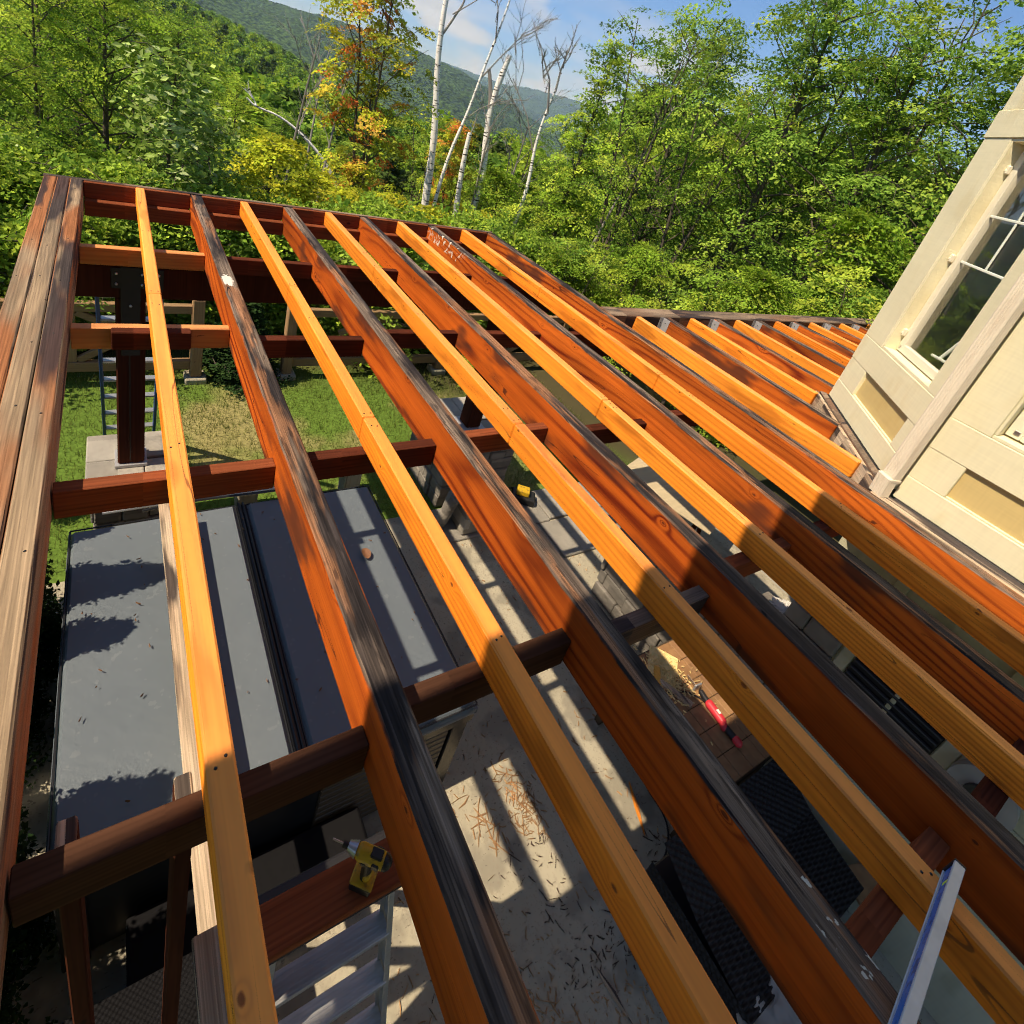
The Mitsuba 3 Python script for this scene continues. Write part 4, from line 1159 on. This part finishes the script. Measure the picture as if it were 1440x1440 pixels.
def tree(rng, H, base, R, n_limb, n_spray, n_leaf, size, tones, shape='oval', spray=0.26, thick=0.3, trunk_r=0.09, lean=0.0, multi=1, rise=(20, 55), jit=0.55):
    """A tapered trunk with limbs (one mesh) and leaf sprays along them."""
    wood, cen, nor = [], [], []
    for t in range(multi):
        la = rng.uniform(0, 2 * np.pi)
        sp = 0.0 if multi == 1 else R * 0.45
        zz = np.linspace(0, H * 0.97, 9)
        wob = np.cumsum(rng.normal(0, 0.012 * H, (9, 2)), 0) * 0.35
        tp = np.column_stack([wob[:, 0] + (lean * H + sp * math.cos(la)) * (zz / H) ** 1.2, wob[:, 1] + sp * math.sin(la) * (zz / H) ** 1.2, zz])
        tr = trunk_r * (1 - zz / H) ** 0.8 + 0.008
        wood.append(tube(tp, tr * (1 if multi == 1 else 0.7), 7))
        for i in range(n_limb // multi):
            f = base + (0.97 - base) * ((i + rng.uniform(0, 1)) / (n_limb // multi))
            z = f * H
            g = (f - base) / (1 - base)
            prof = {'oval': math.sin(math.pi * min(0.98, 0.12 + 0.86 * g)) ** 0.7 + 0.12, 'cone': (1 - g) ** 0.8 + 0.08, 'column': 0.55 + 0.45 * math.sin(math.pi * g), 'round': math.sqrt(max(0.05, 1 - (2 * g - 0.9) ** 2))}[shape]
            L_ = R * prof * rng.uniform(0.65, 1.1) * (1 if multi == 1 else 0.75)
            a = i * 2.39996 + rng.uniform(-.5, .5)
            e = math.radians(rng.uniform(*rise) * (0.6 + 0.7 * g))
            p = np.array([np.interp(z, zz, tp[:, 0]), np.interp(z, zz, tp[:, 1]), z])
            d = np.array([math.cos(a) * math.cos(e), math.sin(a) * math.cos(e), math.sin(e)])
            tt = np.linspace(0, 1, 5)
            lp = p + np.outer(tt, d) * L_ + np.column_stack([rng.normal(0, .03 * L_, 5), rng.normal(0, .03 * L_, 5), -0.16 * L_ * tt ** 2])
            lp[0] = p
            r0 = max(0.006, trunk_r * 0.36 * (1 - g * .6))
            wood.append(tube(lp, np.linspace(r0, 0.004, 5), 5))
            for j in range(n_spray):
                q = rng.uniform(0.28, 1.05)
                c = p + d * L_ * q + np.array([0, 0, -0.16 * L_ * q * q])
                side = rng.normal(size=3) * np.array([1, 1, .55])
                side -= d * (side @ d)
                c2 = c + side * L_ * 0.22
                if j % 2 == 0:
                    wood.append(tube([c, c2], [0.006, 0.003], 4))
                cen.append(c2)
                nv = np.array([d[0] * .45, d[1] * .45, 1.0]) + rng.normal(size=3) * 0.3
                nor.append(nv / np.linalg.norm(nv))
    V, F, C = leaves(rng, np.array(cen), np.array(nor), n_leaf, spray, thick, size, tones, jit=jit)
    return trimesh.util.concatenate(wood), (V, F), C


def tree_group(name, bark, **kw):
    rng = np.random.default_rng(kw.pop('seed'))
    w, cr, col = tree(rng, **kw)
    scene[name] = {'type': 'shapegroup', 'trunk': mikit.ply(w, bark, smooth=True), 'crown': mikit.ply(cr, 'leaf_bsdf', color=col)}


G1 = [(0.271, 0.416, 0.041), (0.367, 0.499, 0.054), (0.205, 0.333, 0.038), (0.462, 0.567, 0.068)]
G2 = [(0.203, 0.345, 0.051), (0.276, 0.425, 0.061), (0.145, 0.264, 0.043), (0.362, 0.499, 0.072)]
G3 = [(0.50,0.55,0.04),(0.58,0.60,0.05),(0.40,0.48,0.04),(0.64,0.62,0.06)]
ORG = [(0.345, 0.437, 0.052), (0.414, 0.46, 0.057), (0.7, 0.23, 0.057), (0.7, 0.345, 0.069), (0.575, 0.46, 0.057), (0.368, 0.437, 0.057)]
ASP = [(0.33, 0.47, 0.1), (0.4, 0.53, 0.15), (0.24, 0.37, 0.07), (0.5, 0.6, 0.27)]
DRK = [(0.035, 0.072, 0.022), (0.051, 0.096, 0.029), (0.026, 0.054, 0.019)]
tree_group('grp_maple', 'bark_dark', seed=1, H=8.0, base=0.14, R=2.8, n_limb=42, n_spray=5, n_leaf=92, size=0.092, tones=G1, trunk_r=0.12, spray=0.30, thick=0.12, jit=0.32)
tree_group('grp_maple_b', 'bark_dark', seed=2, H=8.0, base=0.10, R=2.5, n_limb=44, n_spray=5, n_leaf=86, size=0.088, tones=G1 + G2, trunk_r=0.11, multi=2, spray=0.28, thick=0.13, jit=0.34)
tree_group('grp_dense', 'bark_dark', seed=3, H=8.0, base=0.08, R=2.5, n_limb=46, n_spray=5, n_leaf=86, size=0.086, tones=G2, trunk_r=0.12, shape='oval', spray=0.28, thick=0.15, jit=0.36)
tree_group('grp_airy', 'bark_dark', seed=4, H=8.0, base=0.12, R=2.3, n_limb=33, n_spray=5, n_leaf=62, size=0.082, tones=G1 + G2, trunk_r=0.09, spray=0.24, thick=0.16, multi=3, rise=(35, 65), jit=0.38)
tree_group('grp_low', 'bark_dark', seed=13, H=4.5, base=0.05, R=2.1, n_limb=32, n_spray=5, n_leaf=95, size=0.086, tones=G1, trunk_r=0.07, spray=0.29, thick=0.10, shape='round', multi=2, rise=(15, 50), jit=0.3)
tree_group('grp_low_b', 'bark_dark', seed=14, H=4.5, base=0.05, R=1.8, n_limb=30, n_spray=5, n_leaf=88, size=0.084, tones=G2 + G1, trunk_r=0.07, spray=0.27, thick=0.11, shape='oval', multi=3, rise=(20, 60), jit=0.3)
tree_group('grp_slim', 'bark_dark', seed=5, H=8.0, base=0.10, R=1.15, n_limb=50, n_spray=5, n_leaf=50, size=0.088, tones=G1, trunk_r=0.08, shape='column', spray=0.19, thick=.15, rise=(30, 60), jit=0.35)
tree_group('grp_orange', 'bark_dark', seed=6, H=8.0, base=0.14, R=2.1, n_limb=60, n_spray=5, n_leaf=62, size=0.10, tones=ORG + G3, trunk_r=0.07, spray=0.22, thick=.14, multi=3, rise=(35, 60), jit=0.35)
tree_group('grp_aspen', 'bark_dark', seed=7, H=4.0, base=0.08, R=0.75, n_limb=46, n_spray=7, n_leaf=9, size=0.11, tones=ASP, trunk_r=0.03, shape='column', spray=0.14, thick=0.9, rise=(30, 60))
tree_group('grp_yellow', 'bark_dark', seed=8, H=4.0, base=0.06, R=1.5, n_limb=40, n_spray=5, n_leaf=50, size=0.10, tones=G3, trunk_r=0.05, spray=0.22, thick=.13, jit=0.3, shape='round')
tree_group('grp_bush', 'bark_dark', seed=9, H=2.0, base=0.02, R=1.1, n_limb=40, n_spray=7, n_leaf=38, size=0.068, tones=G1 + G2, trunk_r=0.03, spray=0.15, thick=0.35, shape='round', rise=(10, 60))
tree_group('grp_arbor', 'bark_dark', seed=10, H=3.0, base=0.02, R=0.5, n_limb=110, n_spray=9, n_leaf=30, size=0.055, tones=DRK, trunk_r=0.04, spray=0.075, thick=0.9, shape='cone', rise=(30, 65))
tree_group('grp_brown', 'bark_dark', seed=12, H=2.6, base=0.1, R=0.5, n_limb=60, n_spray=6, n_leaf=20, size=0.05, tones=[(0.16, 0.075, 0.035), (0.22, 0.11, 0.05)], trunk_r=0.03, spray=0.1, shape='cone')
for i, tn in enumerate((G2, G1, [(0.07, 0.125, 0.03), (0.10, 0.15, 0.04), (0.13, 0.18, 0.04)])):
    tree_group(f'grp_far_{"abc"[i]}', 'bark_dark', seed=20 + i, H=8.0, base=0.1, R=2.8, n_limb=22, n_spray=6, n_leaf=8, size=0.55, tones=tn, spray=0.42, thick=0.5, trunk_r=0.1, shape=('oval', 'round', 'cone')[i])
H0 = {'grp_aspen': 4.0, 'grp_yellow': 4.0, 'grp_bush': 2.0, 'grp_arbor': 3.0, 'grp_brown': 2.6, 'grp_low': 4.5, 'grp_low_b': 4.5}
rot_rng = np.random.default_rng(4)


def plant(name, grp, x, y, H, label=None, cat='tree', group=None, wide=1.0, z=None, rot=None):
    k = key_of(name)
    s = H / H0.get(grp, 8.0)
    zz = float(ground_z(np.array(x), np.array(y))) - 0.05 if z is None else z
    a = rot_rng.uniform(0, 360) if rot is None else rot
    scene[k] = {'type': 'instance', 'to_world': T().translate([float(x), float(y), zz]).rotate([0, 0, 1], float(a)).scale([s * wide, s * wide, s]), 'g': {'type': 'ref', 'id': grp}}
    if label:
        tag(k, label, cat, group)
    return k


def polar(a, r):
    return r * math.sin(math.radians(a)), r * math.cos(math.radians(a))


def top_at(a, r, e):
    """Height of a tree at azimuth a and distance r whose top stands at elevation e."""
    x, y = polar(a, r)
    return 4.5 + r * math.tan(math.radians(e)) - float(ground_z(np.array(x), np.array(y)))


BEHIND_L = 'broad green trees behind the left end of the pergola'
BEHIND_R = 'green trees behind the middle and right of the pergola'
LOW_R = 'low green trees along the right of the roof rim'
left_trees = [('grp_maple', -9, 10.2, -3, 1.0), ('grp_maple_b', -5, 12, 0, 1.0), ('grp_maple', -0.5, 12.2, 0.5, 0.95), ('grp_dense', 4.5, 15.5, -1.6, 0.9), ('grp_maple_b', -3, 17, 1.5, 1.1), ('grp_maple', 9, 20, -5.5, 0.9), ('grp_dense', 13, 21, -6.8, 0.9), ('grp_maple_b', 17.5, 20, -7.5, 1.0), ('grp_dense', 9.5, 14.2, -10, 1.1), ('grp_low', 1.0, 10.2, -13, 1.0), ('grp_low_b', -6, 9.8, -14, 1.0)]
for g, a, r, e, w in left_trees:
    plant('leafy_tree', g, *polar(a, r), top_at(a, r, e), 'broad green tree in the woods behind the left end of the pergola', 'tree', BEHIND_L, w)
right_trees = [('grp_airy', 45.5, 15.5, 9.5, 0.9), ('grp_dense', 48, 18, 10.5, 0.9), ('grp_airy', 51.5, 14.5, 7.0, 1.0), ('grp_dense', 56.5, 15, 13.6, 0.95), ('grp_airy', 59.5, 17, 14.5, 1.0), ('grp_dense', 63.5, 14.5, 12.0, 1.0), ('grp_airy', 66.5, 16, 15.5, 1.0), ('grp_dense', 71, 14, 13, 1.0), ('grp_maple_b', 54, 20, 7, 1.1), ('grp_maple', 62, 21, 9, 1.2), ('grp_dense', 76, 16, 14, 1.1), ('grp_airy', 49.5, 22, 6, 1.2), ('grp_airy', 35, 19, -2.5, 0.9), ('grp_maple_b', 39, 21, -0.5, 0.9), ('grp_airy', 26, 20, -3.5, 0.9), ('grp_maple_b', 43, 19, 0.5, 1.0)]
for g, a, r, e, w in right_trees:
    plant('leafy_tree', g, *polar(a, r), top_at(a, r, e), 'green tree in the woods behind the middle and right of the pergola', 'tree', BEHIND_R, w)
low_trees = [('grp_low', 39.5, 12.8, -6.5, 1.0), ('grp_low', 69, 12.3, -0.5, 1.0), ('grp_low_b', 76, 12, 1, 1.0), ('grp_low', 35.5, 14.5, -6.5, 1.0), ('grp_low_b', 32.5, 17, -7.5, 1.1), ('grp_low', 29, 18, -8.6, 1.1), ('grp_low_b', 44, 10.8, -10.8, 1.0), ('grp_low', 50, 10.5, -9.5, 1.0), ('grp_low_b', 57, 10.3, -9, 1.0), ('grp_low', 63.5, 10.3, -7.5, 1.0), ('grp_low', 38, 11.3, -11.8, 0.9), ('grp_low_b', 70, 10.3, -6, 1.0)]
for g, a, r, e, w in low_trees:
    plant('leafy_tree', g, *polar(a, r), top_at(a, r, e), 'lower green tree filling the wood edge beyond the right rafters', 'tree', LOW_R, w)
plant('slim_tree', 'grp_slim', *polar(40.3, 12.6), top_at(40.3, 12.6, 6.0), 'slim upright green tree with dark stems standing against the sky right of the birches')
plant('autumn_maple', 'grp_orange', *polar(20.6, 12.6), top_at(20.6, 12.6, 8.5), 'maple turning orange and red among the white birch trunks', wide=0.95)
plant('autumn_maple', 'grp_orange', *polar(29, 15.5), top_at(29, 15.5, -3.5), 'lower orange tinged maple right behind the white birch trunks', wide=0.9)
plant('aspen_sapling', 'grp_aspen', *polar(4.0, 9.3), top_at(4.0, 9.3, -4.9), 'young aspen with large pale leaves behind the left rim', 'sapling', wide=1.25)
plant('aspen_sapling', 'grp_aspen', *polar(7.0, 9.9), top_at(7.0, 9.9, -8.5), 'shorter pale leaved aspen right beside the tallest aspen', 'sapling', wide=1.3)
plant('aspen_sapling', 'grp_aspen', *polar(-6.6, 9.2), top_at(-6.6, 9.2, -13), 'pale leaved sapling at the left edge of the view', 'sapling', wide=1.4)
SHR = ['bright yellow green shrub right of the aspen, leftmost of the yellow shrubs', 'yellow green shrub below the bleached arching branch, second yellow shrub from the left', 'yellow green shrub under the autumn maple, behind the far rim', 'yellow green shrub just left of the tall birch trunk', 'yellow green shrub at the foot of the white birch trunks', 'yellow green shrub right of the birches, rightmost of the yellow shrubs']
YG = 'yellow green shrubs behind the far rim'
for a, r, e in ((12.0, 10.6, -9.0), (15.8, 11.4, -11.2), (19.5, 10.8, -11.8), (23.5, 11.2, -11.4), (27.5, 11.0, -12.0), (33, 12.0, -11)):
    plant('yellow_shrub', 'grp_yellow', *polar(a, r), top_at(a, r, e), SHR.pop(0), 'shrub', YG, 1.15)
plant('dead_conifer', 'grp_brown', *polar(15.2, 11.6), top_at(15.2, 11.6, -11.3), 'small browned conifer among the yellow green shrubs', 'tree')
BU = 'green bushes growing along the brown fence'
rng = np.random.default_rng(31)
for i in range(26):
    x = -2.3 + i * 0.42 + rng.uniform(-.15, .15)
    y = 8.0 + rng.uniform(0, 1.3)
    plant('fence_bush', 'grp_bush', x, y, rng.uniform(1.5, 2.3), 'green bush growing just behind the brown lawn fence', 'bush', BU, 1.1, z=-0.02)
plant('dark_bush', 'grp_arbor', 1.45, 7.35, 1.25, 'dark rounded bush in the gap of the brown fence', 'bush', wide=2.6)
plant('dark_bush', 'grp_bush', 3.55, 7.05, 0.75, 'low leafy plant at the foot of the right fence run', 'bush', wide=0.8)
plant('dark_bush', 'grp_bush', 4.9, 6.7, 0.6, 'low broad leaved plant on the lawn by the fence post', 'bush', wide=1.2)
AR = 'dark arborvitae hedge left of the hot tub'
for x, y, h in ((-0.64, 3.75, 1.75), (-0.62, 3.26, 2.15), (-0.66, 2.84, 1.9), (-0.70, 2.35, 1.4), (-0.62, 1.82, 2.08), (-0.66, 1.40, 1.85), (-0.66, 5.1, 1.5)):
    plant('arborvitae', 'grp_arbor', x, y, h, 'dark clipped arborvitae in the hedge left of the hot tub', 'shrub', AR, 0.95, z=0.0)
plant('leafy_plant', 'grp_bush', -0.42, 0.62, 1.0, 'leafy plant in the shaded bottom left corner below the edge boards', 'plant', wide=0.5, z=0.0)

# birches, dead trees
BIR = {
    'A': ([(6.58, 12.92, -0.5), (6.58, 12.92, 0.9), (6.53, 12.95, 1.68), (6.42, 13.0, 3.13), (6.19, 13.11, 4.64), (6.1, 13.16, 5.91), (6.15, 13.15, 8.2)], 0.115, 'tall white birch trunk farthest left of the bare birches'),
    'B': ([(7.27, 12.54, -0.5), (7.27, 12.54, 1.15), (7.18, 12.6, 2.33), (7.15, 12.62, 3.4)], 0.095, 'short white birch trunk with a broken top in the middle of the bare birches'),
    'C': ([(7.5, 12.4, -0.5), (7.55, 12.38, 1.12), (7.6, 12.35, 2.64), (7.45, 12.44, 3.94), (7.48, 12.42, 4.66), (7.55, 12.38, 5.25)], 0.115, 'forked white birch snag with a broken top right of the short trunk'),
    'E': ([(8.5, 11.75, -0.4), (8.51, 11.74, 1.4), (8.56, 11.7, 2.76), (8.51, 11.74, 3.39), (8.51, 11.74, 4.14), (8.58, 11.69, 4.87)], 0.075, 'thin bare birch with fine twigs farthest right of the birches')}
rng = np.random.default_rng(77)


def twigs(rng, p, d, L_, n, r, depth=2):
    out = []
    d = np.asarray(d, float) / np.linalg.norm(d)
    q = np.asarray(p) + d * L_
    mid = (np.asarray(p) + q) / 2 + rng.normal(0, 0.05 * L_, 3)
    out.append(tube([p, mid, q], [r, r * .75, r * .5], 5))
    if depth:
        for i in range(n):
            t = rng.uniform(0.3, 1)
            b = np.asarray(p) + d * L_ * t
            nd = d + rng.normal(0, 0.45, 3)
            nd[2] = abs(nd[2]) * .8 + .2
            out += twigs(rng, b, nd, L_ * rng.uniform(0.4, 0.7), n, r * 0.55, depth - 1)
    return out


for kk, (pts, r, lab) in BIR.items():
    k = thing('birch_trunk', lab, 'tree')
    sp_ = spline(pts, 40)
    f = np.linspace(1, 0.55 if kk in 'BC' else 0.3, 40)
    rad = r * f * (1 + 0.05 * rng.normal(size=40))
    put('trunk', tube(sp_, rad, 10), 'birch_bark', k, smooth=50)
    br_ = []
    if kk == 'C':
        br_ += [tube(spline([(7.46, 12.43, 3.7), (7.36, 12.5, 4.4), (7.22, 12.58, 4.86)], 10), np.linspace(.06, .04, 10), 8)]
    if kk == 'E':
        br_ += twigs(rng, (8.58, 11.69, 4.8), (0.05, 0, 1), 1.0, 5, .028) + twigs(rng, (8.55, 11.7, 4.3), (-.35, .3, 1), 1.5, 5, .028) + twigs(rng, (8.52, 11.73, 3.3), (-.5, .4, 1), 1.8, 4, .02)
    if kk == 'A':
        br_ += twigs(rng, (6.15, 13.13, 5.2), (.25, -.2, 1), 1.6, 4, .03)
    if kk == 'B':
        br_ += twigs(rng, (7.15, 12.62, 3.3), (.1, -.1, 1), .5, 2, .02, 1)
    put('branch', br_ or [tube([(7.5, 12.4, 3), (7.8, 12.2, 3.5)], [.02, .01], 5)], 'twig_grey', k)
k = thing('dead_birch', 'slender pale leaning dead birch with bare twigs against the sky', 'tree')
put('trunk', tube(spline([(6.7, 12.85, -0.5), (6.75, 12.84, 1.5), (6.88, 12.77, 3.1), (7.0, 12.7, 3.8), (7.09, 12.65, 4.54), (7.21, 12.58, 5.48), (7.3, 12.53, 6.3)], 30), np.linspace(.06, .02, 30), 7), 'birch_bark', k, smooth=50)
put('branch', twigs(rng, (7.1, 12.65, 4.6), (.5, -.4, 1), 1.4, 5, .02) + twigs(rng, (7.22, 12.57, 5.4), (-.2, .2, 1), 1.3, 5, .018) + twigs(rng, (6.95, 12.75, 3.6), (.6, -.5, .7), 1.1, 4, .016), 'twig_grey', k)
k = thing('dead_birch', 'bleached dead branch arching over the dark green trees on the left', 'tree')
put('trunk', tube(spline([(5.3, 16.1, -1.2), (4.87, 16.29, 1.47), (4.17, 16.48, 2.06), (3.52, 16.63, 2.36), (3.13, 16.71, 2.43), (2.88, 16.75, 2.58)], 30), np.linspace(.07, .025, 30), 7), 'birch_bark', k, smooth=50)
put('branch', twigs(rng, (3.13, 16.71, 2.43), (-.3, .1, .5), .45, 3, .02), 'birch_bark', k)
DT = ((13.2, 15.5, 3.0), (16.3, 15, 2.0), (31.5, 14.5, 1.0), (34.2, 15, 2.2), (43.2, 15, 8.8), (15.0, 17, 1.5))
DL = ('bare grey dead tree left of the autumn maple', 'thin bare grey tree beside the autumn maple', 'bare twiggy tree just right of the forked birch', 'bare twiggy tree between the birches and the slim green tree', 'bare leafless crown behind the slim green tree', 'small bare grey tree low on the hillside')
for (a, r, e), lab in zip(DT, DL):
    x, y = polar(a, r)
    z0 = float(ground_z(np.array(x), np.array(y)))
    H = top_at(a, r, e)
    k = thing('bare_tree', lab, 'tree')
    lean = rng.normal(0, 0.06, 2)
    tp = np.array([[x, y, z0 - .1], [x + lean[0] * H * .5, y + lean[1] * H * .5, z0 + H * .5], [x + lean[0] * H, y + lean[1] * H, z0 + H * 0.8]])
    put('trunk', tube(spline(tp, 14), np.linspace(.045, .018, 14), 6), 'twig_grey', k, smooth=50)
    br_ = []
    for j in range(6):
        f = 0.5 + 0.08 * j
        q = tp[0] + (tp[2] - tp[0]) * min(f / 0.8, 1) * 0.98
        br_ += twigs(rng, q, (rng.normal(0, .5), rng.normal(0, .5), 1), H * 0.15, 3, 0.012)
    put('branch', br_, 'twig_grey', k)

# the wood beyond, the wooded hillside
rng = np.random.default_rng(8)
n = 0
fk = 0
while fk < 330:
    a, r = rng.uniform(-14, 88), 23 + 55 * rng.uniform() ** 0.8
    lim = -4.6 if a < 15 else (-7.5 if a < 30 else (-4 if a < 44 else 4))
    e = lim - rng.uniform(0, 3.5)
    H = top_at(a, r, e)
    if H < 2.5 or H > 17:
        H = float(np.clip(H, 2.5, 17))
    x, y = polar(a, r)
    k = f'forest__{fk + 1:03d}'
    s = H / 8
    w = min(1.3, max(0.8, 8 / H * 0.9))
    scene[k] = {'type': 'instance', 'to_world': T().translate([x, y, float(ground_z(np.array(x), np.array(y))) - .1]).rotate([0, 0, 1], float(rng.uniform(0, 360))).scale([s * w, s * w, s]), 'g': {'type': 'ref', 'id': ('grp_far_a', 'grp_far_b', 'grp_far_c')[fk % 3]}}
    fk += 1
hk = fk
while hk < fk + 2900:
    a = rng.uniform(-12, 58)
    r = 70 + 370 * rng.uniform() ** 0.7
    x, y = polar(a, r)
    z = float(terrain_z(np.array(x), np.array(y)))
    s = rng.uniform(0.75, 1.35)
    scene[f'forest__{hk + 1:03d}'] = {'type': 'instance', 'to_world': T().translate([x, y, z - 1.0]).rotate([0, 0, 1], float(rng.uniform(0, 360))).scale([s * 1.15, s * 1.15, s]), 'g': {'type': 'ref', 'id': ('grp_far_a', 'grp_far_b', 'grp_far_c')[hk % 3]}}
    hk += 1
labels['forest'] = {'kind': 'stuff', 'label': 'wooded hillside and far trees beyond the garden', 'category': 'forest'}

# grass on the lawn
rng = np.random.default_rng(14)
N = 42000
gx, gy = rng.uniform(-2.2, 6.5, N), rng.uniform(4.2, 8.6, N)
keep = ~((gy < 4.25) & (gx > -.9))
gx, gy = gx[keep], gy[keep]
N = len(gx)
hh = rng.uniform(0.02, 0.055, N) * (0.7 + 0.9 * meshkit.fbm(np.stack([gx * 1.3, gy * 1.3, 0 * gx], -1), 3, 3))
an = rng.uniform(0, 2 * np.pi, N)
wd = 0.004
dx, dy = np.cos(an) * wd, np.sin(an) * wd
lx, ly = rng.normal(0, .02, N), rng.normal(0, .02, N)
V = np.stack([np.stack([gx - dx, gy - dy, 0 * gx - .02], 1), np.stack([gx + dx, gy + dy, 0 * gx - .02], 1), np.stack([gx + lx, gy + ly, hh], 1)], 1).reshape(-1, 3)
dry = meshkit.fbm(np.stack([gx * 1.1 + 3, gy * 1.1, 0 * gx], -1), 4, 5)
tt = np.clip((dry - 0.58) * 4, 0, 0.5)[:, None]
gc = (np.array([0.155, 0.20, 0.045]) * (1 - tt) + np.array([0.30, 0.27, 0.10]) * tt) * rng.uniform(0.7, 1.3, (N, 1))
stuff(put('grass', (V, np.arange(3 * N).reshape(-1, 3)), 'leaf_bsdf', color=np.repeat(gc, 3, 0)), 'short patchy lawn grass behind the hot tub', 'grass')
